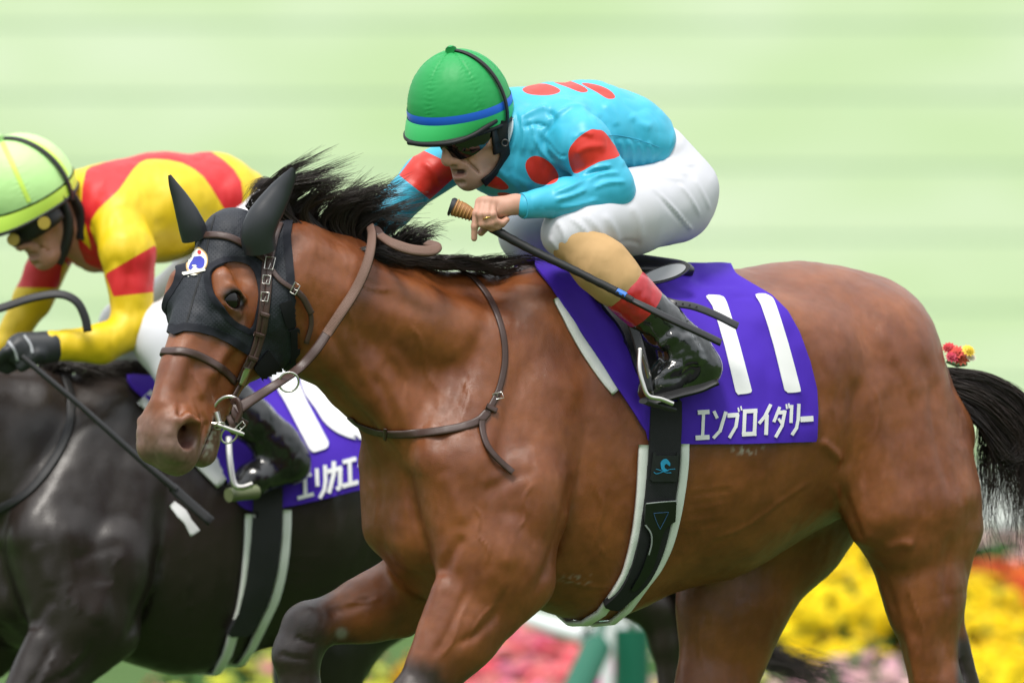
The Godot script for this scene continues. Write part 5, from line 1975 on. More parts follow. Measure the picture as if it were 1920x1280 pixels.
func whip_blue() -> void:
	var t := thing("whip", "black racing whip with blue band held by the jockey in blue", "whip")
	var black := bumpy(mat(Color(0.010, 0.0105, 0.011), 0.55, 0.4), 0.1, 0.03, Vector3.ONE * 14.0)
	var za := 0.262
	var path := [P(884, 403, za), P(930, 432, za + 0.01), P(1000, 470, za + 0.03), P(1080, 508, za + 0.07), P(1150, 544, za + 0.105), P(1186, 563, za + 0.118)]
	var cp := curve3(path, 10)
	var rad := []
	for i in cp.size():
		var s := float(i) / (cp.size() - 1)
		rad.append(lerpf(0.0112, 0.0078, s) + (0.0007 if i % 3 == 0 else 0.0))
	part("grip", tube(cp, rad, 14), black, t)
	var cork := mat(Color(0.30, 0.13, 0.035), 0.55)
	part("handle_end", tube([P(886, 404, za), P(878, 399, za), P(868, 394, za), P(858, 391, za), P(849, 388, za)], [0.0125, 0.016, 0.0185, 0.0195, 0.02], 16), bumpy(cork, 0.05, 0.08, Vector3.ONE * 20.0), t)
	for i in 6:
		var c := P(884 - i * 6.0, 402.5 - i * 2.7, za)
		var r := 0.0142 + i * 0.0012
		var n := (P(849, 388, za) - P(884, 403, za)).normalized()
		var u := n.cross(Vector3(0.2 * (i % 3 - 1), 0.3, 1)).normalized()
		part("winding", ring(c, u, (n + u * 0.25 * (i % 2)).cross(u).normalized(), r, 0.0018), mat(Color(0.42, 0.22, 0.07), 0.5), t)
	part("cap", tube([P(850, 389, za), P(846, 387, za), P(843, 386, za)], [0.022, 0.0225, 0.018], 18), mat(Color(0.02, 0.022, 0.025), 0.5), t)
	part("collar", tube([P(1126, 531, za + 0.094), P(1156, 546, za + 0.107)], [0.0095, 0.0095], 12), black, t)
	part("blue_band", tube([P(1157, 546.5, za + 0.108), P(1174, 555, za + 0.114)], [0.0088, 0.0085], 12), mat(Color(0.01, 0.14, 0.55), 0.45), t)
	part("flap", free_strap([[1184, 562, za + 0.118], [1215, 577, za + 0.124], [1260, 599, za + 0.122], [1310, 622, za + 0.112], [1352, 642, za + 0.1]], [0.014, 0.017, 0.019, 0.019, 0.019], 0.005, Vector3(0.2, 0.55, 0.8)), mat(Color(0.011, 0.011, 0.012), 0.35), t)


# ---------------------------------------------------------------- the black horse and its rider, a length behind on the far side
const CX2 := 190.0
const Z2 := -1.6


static func second(x: float, y: float, w: float) -> Vector3:
	return on_side(x - 770.0, 700.0 + (y - 490.0) * 0.812, w, CX2, Z2)


static func black_field() -> Fld:
	var f := Fld.new()
	f.bs = 0.09
	var p := func(x, y, w): return second(x, y, w)
	var s := 0.93
	for c: Array in [[150, 900, 190, 0.16, 30, 850, 160, 0.13], [30, 850, 160, 0.13, -110, 800, 128, 0.1], [-110, 800, 128, 0.1, -230, 770, 110, 0.08]]:
		f.add(on_side(c[0], c[1], 0, CX2, Z2), on_side(c[4], c[5], 0, CX2, Z2), c[2] / 740.0, c[6] / 740.0, c[3], c[7], side_dir(), 0.06, false, 0.1, 0.08)
	trunk(f, p, s)
	shoulder(f, p, s)
	haunch_far(f, p, s)
	# near hind leg, stretched out behind
	var q := func(x, y, w): return on_side(x, y, w, CX2, Z2)
	limb(f, q, [900, 880, 0.12], [985, 1010, 0.15], 135, 110, 0.12, 0.11, 0.05)
	limb(f, q, [985, 1010, 0.15], [1130, 1090, 0.15], 100, 66, 0.1, 0.07, 0.05)
	limb(f, q, [1130, 1090, 0.15], [1236, 1140, 0.15], 60, 44, 0.06, 0.045, 0.04)
	limb(f, q, [1236, 1140, 0.15], [1250, 1200, 0.15], 44, 38, 0.045, 0.038, 0.03)
	limb(f, q, [1250, 1200, 0.15], [1268, 1390, 0.15], 32, 28, 0.03, 0.027, 0.03)
	limb(f, q, [1268, 1390, 0.15], [1300, 1460, 0.15], 32, 30, 0.032, 0.03, 0.03)
	limb(f, q, [1305, 1470, 0.15], [1330, 1510, 0.15], 34, 50, 0.045, 0.055, 0.02)
	# head, reaching out to the left
	f.add(on_side(-240, 770, 0, CX2, Z2), on_side(-330, 860, 0, CX2, Z2), 0.14, 0.13, 0.085, 0.085, side_dir(), 0.05)
	f.add(on_side(-320, 850, 0, CX2, Z2), on_side(-480, 1000, 0, CX2, Z2), 0.12, 0.07, 0.08, 0.05, side_dir(), 0.05)
	f.add(on_side(-480, 1000, 0, CX2, Z2), on_side(-540, 1050, 0, CX2, Z2), 0.07, 0.06, 0.055, 0.05, side_dir(), 0.04)
	for w: float in [0.05, -0.05]:
		f.add(on_side(-250, 690, w, CX2, Z2), on_side(-225, 610, w, CX2, Z2), 0.04, 0.008, 0.02, 0.006, side_dir(), 0.02)
	noised(f, 17, Vector3(18, 12, 18), 0.002, 2)
	return f


static func jersey2_base() -> Fld:
	var f := Fld.new()
	f.bs = 0.08
	var c := func(a, b, h0, h1, w0, w1, k): cap(f, a, b, h0 * 1.08, h1 * 1.08, w0, w1, k, CX2, Z2)
	c.call([200, 402, 0], [300, 388, 0], 96, 97, 0.16, 0.17, 0.05)
	c.call([300, 388, 0], [400, 372, 0], 97, 80, 0.17, 0.155, 0.05)
	c.call([400, 372, 0], [446, 378, 0], 80, 58, 0.155, 0.14, 0.05)
	c.call([150, 385, 0.0], [200, 400, 0], 56, 92, 0.075, 0.15, 0.05)
	c.call([170, 450, 0.0], [210, 440, 0], 50, 70, 0.1, 0.15, 0.05)
	c.call([222, 410, 0.13], [238, 470, 0.2], 54, 54, 0.065, 0.062, 0.04)
	c.call([238, 470, 0.2], [250, 610, 0.22], 54, 38, 0.062, 0.048, 0.018)
	c.call([250, 615, 0.22], [190, 645, 0.23], 40, 36, 0.048, 0.044, 0.02)
	c.call([190, 645, 0.23], [95, 648, 0.23], 36, 30, 0.044, 0.034, 0.02)
	c.call([110, 450, -0.13], [62, 560, -0.18], 42, 38, 0.055, 0.05, 0.03)
	c.call([62, 560, -0.18], [10, 650, -0.18], 36, 28, 0.045, 0.036, 0.02)
	noised(f, 41, Vector3(10, 7, 9), 0.0045, 2)
	f.noise.fractal_type = FastNoiseLite.FRACTAL_RIDGED
	return f


static func legs2_base() -> Fld:
	var f := Fld.new()
	f.bs = 0.08
	var c := func(a, b, h0, h1, w0, w1, k): cap(f, a, b, h0 * 1.08, h1 * 1.08, w0, w1, k, CX2, Z2)
	c.call([440, 372, 0], [470, 420, 0], 58, 72, 0.14, 0.165, 0.04)
	c.call([470, 430, 0.1], [410, 545, 0.17], 80, 72, 0.1, 0.09, 0.03)
	c.call([410, 545, 0.17], [300, 640, 0.24], 72, 52, 0.09, 0.07, 0.03)
	c.call([296, 620, 0.24], [330, 690, 0.28], 52, 48, 0.062, 0.058, 0.03)
	c.call([465, 430, -0.1], [370, 545, -0.17], 78, 66, 0.1, 0.09, 0.03)
	c.call([370, 545, -0.17], [236, 612, -0.24], 66, 46, 0.09, 0.07, 0.03)
	c.call([232, 610, -0.24], [270, 690, -0.28], 48, 44, 0.062, 0.058, 0.03)
	return f


static func boot2_base() -> Fld:
	var f := Fld.new()
	f.bs = 0.08
	var c := func(a, b, h0, h1, w0, w1, k): cap(f, [a[0] - 770, a[1] + 178, a[2]], [b[0] - 770, b[1] + 178, b[2]], h0 * 1.08, h1 * 1.08, w0, w1, k, CX2, Z2)
	c.call([1120, 500, 0.3], [1245, 612, 0.325], 48, 41, 0.058, 0.05, 0.02)
	c.call([1245, 612, 0.325], [1292, 656, 0.325], 41, 40, 0.05, 0.046, 0.02)
	c.call([1285, 655, 0.325], [1316, 690, 0.325], 40, 36, 0.044, 0.04, 0.03)
	c.call([1312, 690, 0.325], [1240, 722, 0.325], 38, 30, 0.042, 0.046, 0.025)
	c.call([1240, 722, 0.325], [1215, 736, 0.325], 30, 18, 0.046, 0.036, 0.02)
	noised(f, 15, Vector3(34, 30, 34), 0.003, 2)
	return f


func second_pair(g: Dictionary, hf: Fld, leather: Material, steel: Material, hair: Material) -> void:
	var t := thing("racehorse", "near-black racehorse galloping on the far side, its head out of the picture", "horse", "galloping racehorses")
	var coat := bumpy(mat(Color(0.019, 0.0130, 0.0105), 0.37, 0.48), 0.06, 0.04, Vector3.ONE * 5.0, 3)
	part("body", g.body, coat, t)
	var m := M.new()
	rng.seed = 5
	for i in 26:
		var x := rng.randf_range(60, 235)
		var a := on_side(x, 706, rng.randf_range(-0.02, 0.03), CX2, Z2)
		lock(m, curve3([a, a + Vector3(0.03, 0.03, 0.01), a + Vector3(0.09, 0.025, 0.02), a + Vector3(0.16, -0.01, 0.02)], 3), 14, Vector3(0.02, 0.01, 0.02), 0.015, 0.002, rng)
	part("mane", m, hair, t)
	var tm := M.new()
	for i in 22:
		var z := Z2 - 0.5 + rng.randf_range(-0.04, 0.04)
		lock(tm, curve3([P(1020, 880, z), P(1140, 960, z), P(1290, 1120, z), P(1400, 1205 + rng.randf_range(-22, 22), z), P(1480, 1250 + rng.randf_range(-30, 26), z), P(1570, 1290 + rng.randf_range(-40, 30), z)], 3), 18, Vector3(0.03, 0.03, 0.03), 0.02, 0.0024, rng)
	part("tail", tm, hair, t)
	# its saddle cloth with number and letters
	var cloth := thing("saddle_cloth", "purple saddle cloth with white digits on the black horse, partly hidden", "saddle cloth")
	var cl := bumpy(mat(Color(0.06, 0.018, 0.40), 0.72, 0.35), 0.12, 0.03, Vector3.ONE * 10.0)
	part("cloth", sheet(hf, curve2(va([232, 700, 300, 706, 420, 690, 600, 672, 760, 690, 772, 800, 768, 892, 664, 920, 560, 946, 470, 958, 444, 938, 424, 896, 380, 846, 330, 800, 280, 752]), 2, true), 12.0, 0.016, 0.01, null, -0.9), cl, cloth)
	var white := mat(Color(0.8, 0.8, 0.8), 0.6)
	part("digit", sheet(hf, pv([500, 696, 546, 684, 574, 750, 618, 832, 612, 840, 588, 848, 580, 842, 534, 752]), 8.0, 0.022, 0.003, null, -0.9), white, cloth)
	var z6 := curve2(va([556, 676, 562, 707, 572, 737, 592, 765, 608, 790, 632, 810, 668, 823, 706, 820]), 3)
	z6.append_array(curve2(va([712, 798, 676, 800, 655, 782, 630, 755, 604, 715, 592, 676]), 3))
	part("digit", sheet(hf, z6, 7.0, 0.022, 0.003, null, -0.9), white, cloth)
	for r: Array in [["e", 556, 892, 30, 46], ["ri", 590, 878, 24, 58], ["ka", 612, 868, 30, 58], ["e", 640, 862, 30, 54], ["ku", 672, 850, 28, 56]]:
		part("letter", kana(hf, r[0], Vector2(r[1], r[2]), Vector2(r[3], -8), Vector2(2, r[4]), 0.022, -0.9), white, cloth)
	var pad := thing("saddle_pad", "white pad at the front edge of the black horse's purple cloth", "saddle pad")
	part("pad", strap_on(hf, va([270, 742, 310, 782, 350, 826, 390, 868, 422, 900]), 0.06, 0.008, 0.01, 5, -0.9), mat(Color(0.72, 0.72, 0.72), 0.8), pad)
	var gi := thing("girth", "black girth with white padded edges on the black horse", "girth")
	var poly := PackedVector2Array(pv([476, 900, 474, 960, 470, 1020, 462, 1090, 448, 1150, 424, 1196]))
	poly.append_array(pv([470, 1192, 500, 1140, 518, 1080, 528, 1010, 530, 950, 530, 900]))
	part("webbing", sheet(hf, poly, 10.0, 0.022, 0.014, null, -0.9), mat(Color(0.014, 0.014, 0.016), 0.7), gi)
	var foam := mat(Color(0.72, 0.74, 0.70), 0.65)
	for k in 2:
		var pts := []
		var ups := []
		for p in curve2(va([[469, 964, 467, 1020, 462, 1080, 453, 1140, 438, 1186], [537, 956, 536, 1000, 530, 1060, 516, 1120, 494, 1168]][k]), 5):
			var hit := trace(hf, p.x, p.y, 0.012, -0.9)
			pts.append(hit[0])
			ups.append(hit[1])
		for q: Array in [[418, 1216, 0.12], [396, 1236, 0.04], [376, 1240, -0.04]]:
			var hit := snap(hf, on_side(q[0] + 48 * k, q[1] - 10 * k, q[2], CX2, Z2), 0.012)
			pts.append(hit[0])
			ups.append(hit[1])
		part("pad_edge", band(pts, ups, [[0.028, 0.026][k]], 0.009), foam, gi)
	# rider
	var j := thing("person", "jockey in yellow and red jersey with lime green helmet, on the black horse", "jockey")
	var skin := mat(Color(0.42, 0.22, 0.15), 0.55, 0.4)
	part("body", g.skin, skin, j)
	var jm: M = g.jersey
	var a0 := on_side(238, 440, 0.19, CX2, Z2)
	var a1 := on_side(250, 610, 0.22, CX2, Z2)
	var arm := near_line(a0, a1, 0.09)
	var f0 := on_side(110, 450, -0.13, CX2, Z2)
	var f1 := on_side(30, 620, -0.18, CX2, Z2)
	var arm2 := near_line(f0, f1, 0.08)
	var back := curve2(va([158, 330, 170, 312, 230, 296, 300, 278, 370, 276, 420, 300, 452, 340, 452, 392, 428, 400, 408, 372, 380, 330, 340, 305, 290, 298, 262, 304, 240, 330, 222, 356, 196, 380, 176, 402, 168, 430, 190, 470, 205, 505, 182, 498, 164, 440, 152, 380]), 2, true)
	var chest := pv([100, 470, 150, 448, 200, 500, 210, 520, 140, 510])
	var belly := pv([300, 512, 345, 488, 360, 520, 310, 530])
	var v := by_px(jm, [back, chest, belly])
	var b1 := by_px(jm, [pv([196, 514, 292, 458, 300, 546, 212, 556])], arm)
	var b2 := by_px(jm, [pv([30, 470, 120, 470, 110, 540, 28, 538])], arm2)
	var on_arm := PackedFloat32Array()
	for i in v.size():
		var q := proj(jm.v[i])
		var keep := maxf(v[i], -arm.call(jm.v[i])) if q.y > 425.0 else v[i]
		v[i] = minf(minf(keep, b1[i]), b2[i])
	var two := jm.split(v)
	var yel := mat(Color(0.72, 0.50, 0.005), 0.5)
	var red := mat(Color(0.60, 0.015, 0.018), 0.5)
	var je := part("jersey", two[1], yel, j)
	for q: M in two[0].pieces():
		if q.t.size() > 60:
			part("red_panel", q, red, je)
	part("breeches", g.legs, mat(Color(0.64, 0.64, 0.68), 0.6), j)
	var black := mat(Color(0.006, 0.006, 0.006), 0.2, 0.6)
	part("boot", g.boot, black, j)
	var web := mat(Color(0.01, 0.01, 0.011), 0.55)
	var cf := Frame.new(P(42, 356, Z2 + 0.11), Vector3(-0.72, -0.48, 0.45), Vector3(-0.44, 0.80, 0.39))
	var hel := helmet(j, cf, 0.138, 0.13, 0.145, Color(0.50, 0.80, 0.32), null, Color(0.62, 0.88, 0.12), web, 0.1)
	var sp := []
	var sup := []
	for i in 22:
		var an := lerpf(-0.35, 1.5, i / 21.0)
		sp.append(cf.c + (cf.u * sin(an) * 0.149 + (cf.s * 0.9 - cf.f * 0.45).normalized() * cos(an) * 0.139))
		sup.append((sp[i] - cf.c).normalized())
	part("elastic", band(sp, sup, [0.014], 0.003), web, hel)
	for ph: float in [0.1, 0.1 + PI / 3.0, 0.1 + TAU / 3.0]:
		var lp := []
		var lu := []
		for i in 16:
			var an := lerpf(0.05, 1.4, i / 15.0)
			lp.append(cf.c + cf.u * sin(an) * 0.1455 + (cf.f * cos(ph) * 0.1385 + cf.s * sin(ph) * 0.1305) * cos(an))
			lu.append((lp[i] - cf.c).normalized())
		part("tape", band(lp, lu, [0.012], 0.001), mat(Color(0.62, 0.86, 0.12), 0.5), hel)
	var h: Frame = g.h
	var gg := Node3D.new()
	gg.name = "goggles"
	j.add_child(gg)
	part("lens", strap_on(g.face, va([14, 444, 40, 436, 66, 424, 90, 408, 106, 392]), 0.058, 0.012, 0.012, 4, -0.9), web, gg)
	for q: Array in [[82, 418], [24, 449]]:
		var hit := trace(g.face, q[0], q[1], 0.026, -0.9)
		part("logo_disc", tube([hit[0], hit[0] + Vector3(0, 0, 0.008)], [0.0165, 0.0155], 18), mat(Color(0.3, 0.22, 0.02), 0.5), gg)
	part("chin_guard", tube(curve3([h.at(-0.005, 0.03, 0.084), h.at(0.0, -0.03, 0.078), h.at(0.02, -0.08, 0.06), h.at(0.05, -0.125, 0.02)], 5), [0.02], 8, h.f, 0.6), web, hel)
	part("chin_guard", tube(curve3([h.at(-0.04, 0.03, 0.075), h.at(-0.045, -0.04, 0.07), h.at(-0.02, -0.1, 0.05)], 5), [0.018], 8, h.f, 0.6), web, hel)
	# gloves
	var gl := Fld.new()
	gl.bs = 0.08
	var c := func(a, b, h0, h1, w0, w1, k): cap(gl, a, b, h0 * 1.08, h1 * 1.08, w0, w1, k, CX2, Z2)
	c.call([95, 650, 0.23], [40, 655, 0.22], 30, 32, 0.034, 0.03, 0.02)
	for i in 4:
		c.call([34 - i * 8, 645 + i * 5, 0.23], [14 - i * 8, 668 + i * 5, 0.2], 12, 11, 0.013, 0.012, 0.006)
		c.call([14 - i * 8, 668 + i * 5, 0.2], [30 - i * 6, 684 + i * 3, 0.19], 11, 10, 0.012, 0.011, 0.006)
	c.call([70, 665, 0.25], [40, 688, 0.23], 13, 11, 0.014, 0.012, 0.01)
	part("glove", surf(gl, 0.008, AABB(Vector3(-1.7, 1.0, -1.9), Vector3(0.9, 0.8, 1.2))), mat(Color(0.022, 0.024, 0.027), 0.5), j)
	for q: Array in [[44, 628, 60, 662], [12, 636, 32, 676]]:
		part("glove_stripe", strap_on(gl, va([q[0], q[1], (q[0] + q[2]) * 0.5 + 4, (q[1] + q[3]) * 0.5, q[2], q[3]]), 0.008, 0.002, 0.001, 5, -0.9), mat(Color(0.35, 0.36, 0.38), 0.5), j)
	# whips and rein
	var w := thing("whip", "long black whip hanging down along the black horse's shoulder", "whip")
	part("shaft", tube([P(40, 668, -1.12), P(150, 760, -1.1), P(270, 868, -1.1), P(330, 918, -1.1)], [0.008, 0.008, 0.009, 0.01], 8), web, w)
	part("flap", free_strap([[322, 912, -1.1], [350, 938, -1.1], [396, 978, -1.1]], [0.026], 0.006, Vector3(0.2, 0.3, 1)), web, w)
	part("label", free_strap([[322, 944, -1.1], [340, 962, -1.095], [352, 978, -1.095], [366, 1000, -1.1]], [0.02, 0.03, 0.022, 0.03], 0.003, Vector3(0.2, 0.3, 1)), mat(Color(0.6, 0.6, 0.6), 0.6), w)
	var r := thing("rein", "black rein looping up in front of the jockey in yellow", "rein")
	part("strap", free_strap([[-40, 590, -1.25], [10, 574, -1.25], [60, 558, -1.25], [110, 551, -1.25], [142, 564, -1.25], [158, 592, -1.25], [164, 622, -1.25]], [0.022], 0.005, Vector3(0.1, 0.5, 1)), web, r)
	part("strap", strap_on(hf, va([120, 700, 132, 740, 130, 790, 112, 840, 80, 890, 40, 930, -20, 965]), 0.024, 0.004, 0.004, 5, -0.9), web, r)
	var st := thing("stirrup", "pale metal stirrup iron under the boot of the jockey in yellow", "stirrup")
	part("bow", tube(curve3([P(428, 820, -1.2), P(430, 860, -1.18), P(438, 906, -1.17), P(452, 914, -1.17), P(472, 908, -1.18)], 5), [0.008], 8), steel, st)
	part("tread", tube([P(428, 928, -1.2), P(480, 922, -1.26)], [0.018], 10), mat(Color(0.12, 0.14, 0.06), 0.5), st)


# ---------------------------------------------------------------- the course behind
func box(size: Vector3, at: Vector3, m: Material, called: String, parent: Node3D, bevel := 0.01) -> MeshInstance3D:
	var b := BoxMesh.new()
	b.size = size
	var o := MeshInstance3D.new()
	o.name = called
	o.mesh = b
	o.material_override = m
	o.position = at
	parent.add_child(o, true)
	return o


func noise_tex(freq: float, sd: int, a: Color, b: Color, oct := 4) -> NoiseTexture2D:
	var t := NoiseTexture2D.new()
	t.width = 512
	t.height = 512
	t.seamless = true
	t.normalize = true
	var n := FastNoiseLite.new()
	n.seed = sd
	n.frequency = freq
	n.fractal_octaves = oct
	t.noise = n
	var g := Gradient.new()
	g.set_color(0, a.linear_to_srgb())
	g.set_color(1, b.linear_to_srgb())
	t.color_ramp = g
	return t


func leaf_mass(m: M, c: Vector3, r: Vector3, n: int, size: float) -> void:
	for i in n:
		var d := Vector3(rng.randfn(), absf(rng.randfn()), rng.randfn()).normalized()
		var p := c + d * r * rng.randf_range(0.55, 0.97)
		var u := Vector3(rng.randfn(), rng.randfn(), rng.randfn()).normalized()
		var v := u.cross(d).normalized()
		var s := size * rng.randf_range(0.6, 1.3)
		var at := m.v.size()
		for q in [p - u * s, p + v * s * 0.45 + d * s * 0.2, p + u * s, p - v * s * 0.45 + d * s * 0.2]:
			m.v.append(q)
			m.n.append(d)
			var g := rng.randf_range(0.7, 1.3)
			m.c.append(Color(0.05 * g, 0.115 * g, 0.03 * g))
		m.tri(at, at + 1, at + 2)
		m.tri(at, at + 2, at + 3)


# one chrysanthemum head: two rings of petals round a button
func bloom() -> M:
	var m := M.new()
	for k in 2:
		var cnt: int = [12, 9][k]
		var out: float = [1.0, 0.62][k]
		var rise: float = [0.12, 0.42][k]
		for i in cnt:
			var an := TAU * (i + 0.5 * k) / cnt
			var d := Vector3(cos(an), 0, sin(an))
			var s := Vector3(-sin(an), 0, cos(an))
			var at := m.v.size()
			for q in [Vector3(0, 0.2, 0), d * out * 0.6 + s * 0.2 + Vector3(0, rise, 0), d * out + Vector3(0, rise * 0.9, 0), d * out * 0.6 - s * 0.2 + Vector3(0, rise, 0)]:
				m.v.append(q)
				m.n.append((Vector3.UP + d * 0.4).normalized())
			m.tri(at, at + 1, at + 2)
			m.tri(at, at + 2, at + 3)
	return m


func flower_clump(label: String, mounds: Array, colours: Array, count: int, size: float, head: Mesh, petal: Material, leafm: Material) -> void:
	var t := thing("chrysanthemum_clump", label, "flowers", "chrysanthemums in the flower bed")
	var lm := M.new()
	var spots := []
	for q: Array in mounds:  # place in the picture plane (top of the mound), depth, half width, height
		var top := P(q[0], q[1], q[2])
		var r := Vector3(q[3], q[4], q[3] * 0.8)
		var c := top - Vector3(0, q[4], 0)
		leaf_mass(lm, c, r, int(900 * q[3] / 0.4), 0.045)
		# stems down to the soil
		for i in 5:
			var x := c + Vector3(rng.randf_range(-0.5, 0.5) * q[3], 0, rng.randf_range(-0.4, 0.4) * q[3])
			var s := tube([Vector3(x.x, 0.0, x.z), x + Vector3(0, q[4] * 0.5, 0)], [0.012, 0.006], 5)
			for k in s.v.size():
				s.c.append(Color(0.06, 0.09, 0.03))
			s.uv = PackedVector2Array()
			lm.join(s)
		for i in int(count * 1.7 / mounds.size()):
			var d := Vector3(rng.randfn(), absf(rng.randfn()) * 0.9 + 0.15, rng.randfn() + 0.35).normalized()
			spots.append([c + d * r * rng.randf_range(0.92, 1.06), d])
	var fo := part("foliage", lm, leafm, t)
	fo.set_meta("kind", "stuff")
	var mm := MultiMesh.new()
	mm.transform_format = MultiMesh.TRANSFORM_3D
	mm.use_colors = true
	mm.mesh = head
	mm.instance_count = spots.size()
	for i in spots.size():
		var d: Vector3 = (spots[i][1] + Vector3(0, 0.3, 0)).normalized()
		var x := d.cross(Vector3(0.3, 0.2, 1)).normalized()
		var s := size * rng.randf_range(0.75, 1.25)
		mm.set_instance_transform(i, Transform3D(Basis(x * s, d * s, x.cross(d) * s), spots[i][0]))
		var c: Color = colours[rng.randi() % colours.size()]
		mm.set_instance_color(i, c * rng.randf_range(0.85, 1.12))
	var mi := MultiMeshInstance3D.new()
	mi.name = "flower_heads"
	mi.multimesh = mm
	mi.material_override = petal
	mi.set_meta("kind", "stuff")
	t.add_child(mi)


func place() -> void:
	rng.seed = 99
	# turf
	var g := MeshInstance3D.new()
	g.name = "ground"
	var pm := PlaneMesh.new()
	pm.size = Vector2(400, 400)
	g.mesh = pm
	var turf := mat(Color(1, 1, 1), 0.9, 0.3)
	turf.albedo_texture = noise_tex(0.02, 4, Color(0.035, 0.078, 0.016), Color(0.07, 0.13, 0.03))
	turf.uv1_triplanar = true
	turf.uv1_world_triplanar = true
	turf.uv1_scale = Vector3.ONE * 0.35
	g.material_override = turf
	g.set_meta("kind", "structure")
	add_child(g)
	# pale green screen wall of long boards
	var wz := -30.0
	var wall := thing("screen_wall", "tall pale green wall of long horizontal boards far behind the horses", "wall")
	var k := (FAR_EYE - wz) / FAR_EYE / 800.0
	var blotch := noise_tex(0.006, 20, Color(0.57, 0.73, 0.41), Color(0.72, 0.82, 0.60), 2)
	for i in 11:
		var board := mat(Color(1, 1, 1), 0.75, 0.3)
		board.albedo_texture = blotch
		board.uv1_triplanar = true
		board.uv1_world_triplanar = true
		board.uv1_scale = Vector3(0.16, 0.3, 0.2)
		var lo := 845.0 - i * 132.7
		var y0 := MIDY + (640.0 - lo) * k
		box(Vector3(70, 132.7 * k - 0.026, 0.05), Vector3(0, y0 + 132.7 * k * 0.5, wz), board, "board", wall)
	box(Vector3(70, 4.8, 0.04), Vector3(0, MIDY + (640.0 - 845.0) * k + 2.4, wz), mat(Color(0.45, 0.58, 0.42), 0.8), "backing", wall)
	for i in 15:
		box(Vector3(0.09, 4.9, 0.09), Vector3(-35 + i * 5.0, 2.45, wz - 0.14), mat(Color(0.25, 0.27, 0.25), 0.6), "post", wall)
	var base := thing("low_wall", "low white wall along the foot of the pale green boards", "wall")
	box(Vector3(70, 0.62, 0.12), Vector3(0, 0.31, wz + 0.1), mat(Color(0.72, 0.73, 0.72), 0.7), "wall_face", base)
	box(Vector3(70, 0.06, 0.18), Vector3(0, 0.65, wz + 0.1), mat(Color(0.76, 0.77, 0.76), 0.7), "coping", base)
	# flower bed
	var headm := bloom().mesh()
	var petal := mat(Color(1, 1, 1), 0.6, 0.3)
	petal.vertex_color_use_as_albedo = true
	var leafm := mat(Color(1, 1, 1), 0.7, 0.3)
	leafm.vertex_color_use_as_albedo = true
	var Y := [Color(0.86, 0.62, 0.003), Color(0.9, 0.68, 0.008), Color(0.84, 0.58, 0.003)]
	var PK := [Color(0.72, 0.16, 0.17), Color(0.78, 0.28, 0.26), Color(0.66, 0.09, 0.12), Color(0.74, 0.2, 0.34)]
	var OR := [Color(0.7, 0.12, 0.02), Color(0.75, 0.22, 0.03), Color(0.6, 0.06, 0.02)]
	var RD := [Color(0.5, 0.015, 0.015), Color(0.42, 0.02, 0.02)]
	var LP := [Color(0.7, 0.42, 0.42), Color(0.72, 0.5, 0.46), Color(0.62, 0.34, 0.4)]
	flower_clump("yellow chrysanthemums seen between the bay's hind legs", [[1560, 1010, -13.0, 0.42, 0.3], [1500, 1070, -12.6, 0.36, 0.26], [1600, 1070, -12.0, 0.3, 0.22], [1490, 1130, -12.0, 0.25, 0.2]], Y, 420, 0.042, headm, petal, leafm)
	flower_clump("small yellow chrysanthemums low down behind the bay's near hind leg", [[1600, 1190, -11.5, 0.18, 0.14], [1650, 1120, -12.2, 0.14, 0.12]], Y, 60, 0.036, headm, petal, leafm)
	flower_clump("bright yellow chrysanthemums at the right below the bay's tail", [[1800, 1080, -12.5, 0.3, 0.26], [1850, 1140, -12.0, 0.36, 0.3], [1930, 1190, -11.6, 0.36, 0.28], [1830, 1210, -11.2, 0.3, 0.2]], Y, 460, 0.042, headm, petal, leafm)
	flower_clump("orange red chrysanthemums at the right edge above the yellow ones", [[1880, 1060, -14.0, 0.3, 0.25], [1940, 1085, -13.4, 0.36, 0.3]], OR, 300, 0.048, headm, petal, leafm)
	flower_clump("leafy chrysanthemums with few pink flowers under the bay's tail tip", [[1850, 992, -15.5, 0.36, 0.3], [1930, 985, -15.8, 0.36, 0.3]], LP, 26, 0.04, headm, petal, leafm)
	flower_clump("dark red chrysanthemums in the gap between the bay's hind legs", [[1580, 975, -14.5, 0.24, 0.22]], RD, 46, 0.042, headm, petal, leafm)
	flower_clump("pale pink chrysanthemums at the bottom beside the near hind leg", [[1640, 1225, -11.0, 0.34, 0.2], [1560, 1250, -10.8, 0.3, 0.2]], LP, 90, 0.036, headm, petal, leafm)
	flower_clump("coral pink chrysanthemums under the bay's belly left of the green posts", [[985, 1168, -12.6, 0.34, 0.28], [1045, 1186, -12.2, 0.32, 0.26], [960, 1215, -11.8, 0.36, 0.26], [1060, 1232, -11.6, 0.27, 0.2]], PK, 560, 0.045, headm, petal, leafm)
	flower_clump("golden chrysanthemums behind the bay's near foreleg", [[930, 1150, -13.0, 0.26, 0.26], [890, 1190, -12.4, 0.32, 0.28]], [Color(0.8, 0.42, 0.01), Color(0.82, 0.52, 0.01)], 260, 0.042, headm, petal, leafm)
	flower_clump("green leafy chrysanthemums with few pink flowers left of the bay's knee", [[520, 1195, -12.6, 0.36, 0.3], [420, 1240, -12.2, 0.36, 0.26], [610, 1200, -12.4, 0.3, 0.3]], [Color(0.72, 0.3, 0.3), Color(0.6, 0.62, 0.06), Color(0.62, 0.66, 0.1)], 130, 0.042, headm, petal, leafm)
	flower_clump("magenta chrysanthemums low between the two green posts", [[1140, 1250, -11.0, 0.16, 0.14]], [Color(0.7, 0.1, 0.36)], 36, 0.04, headm, petal, leafm)
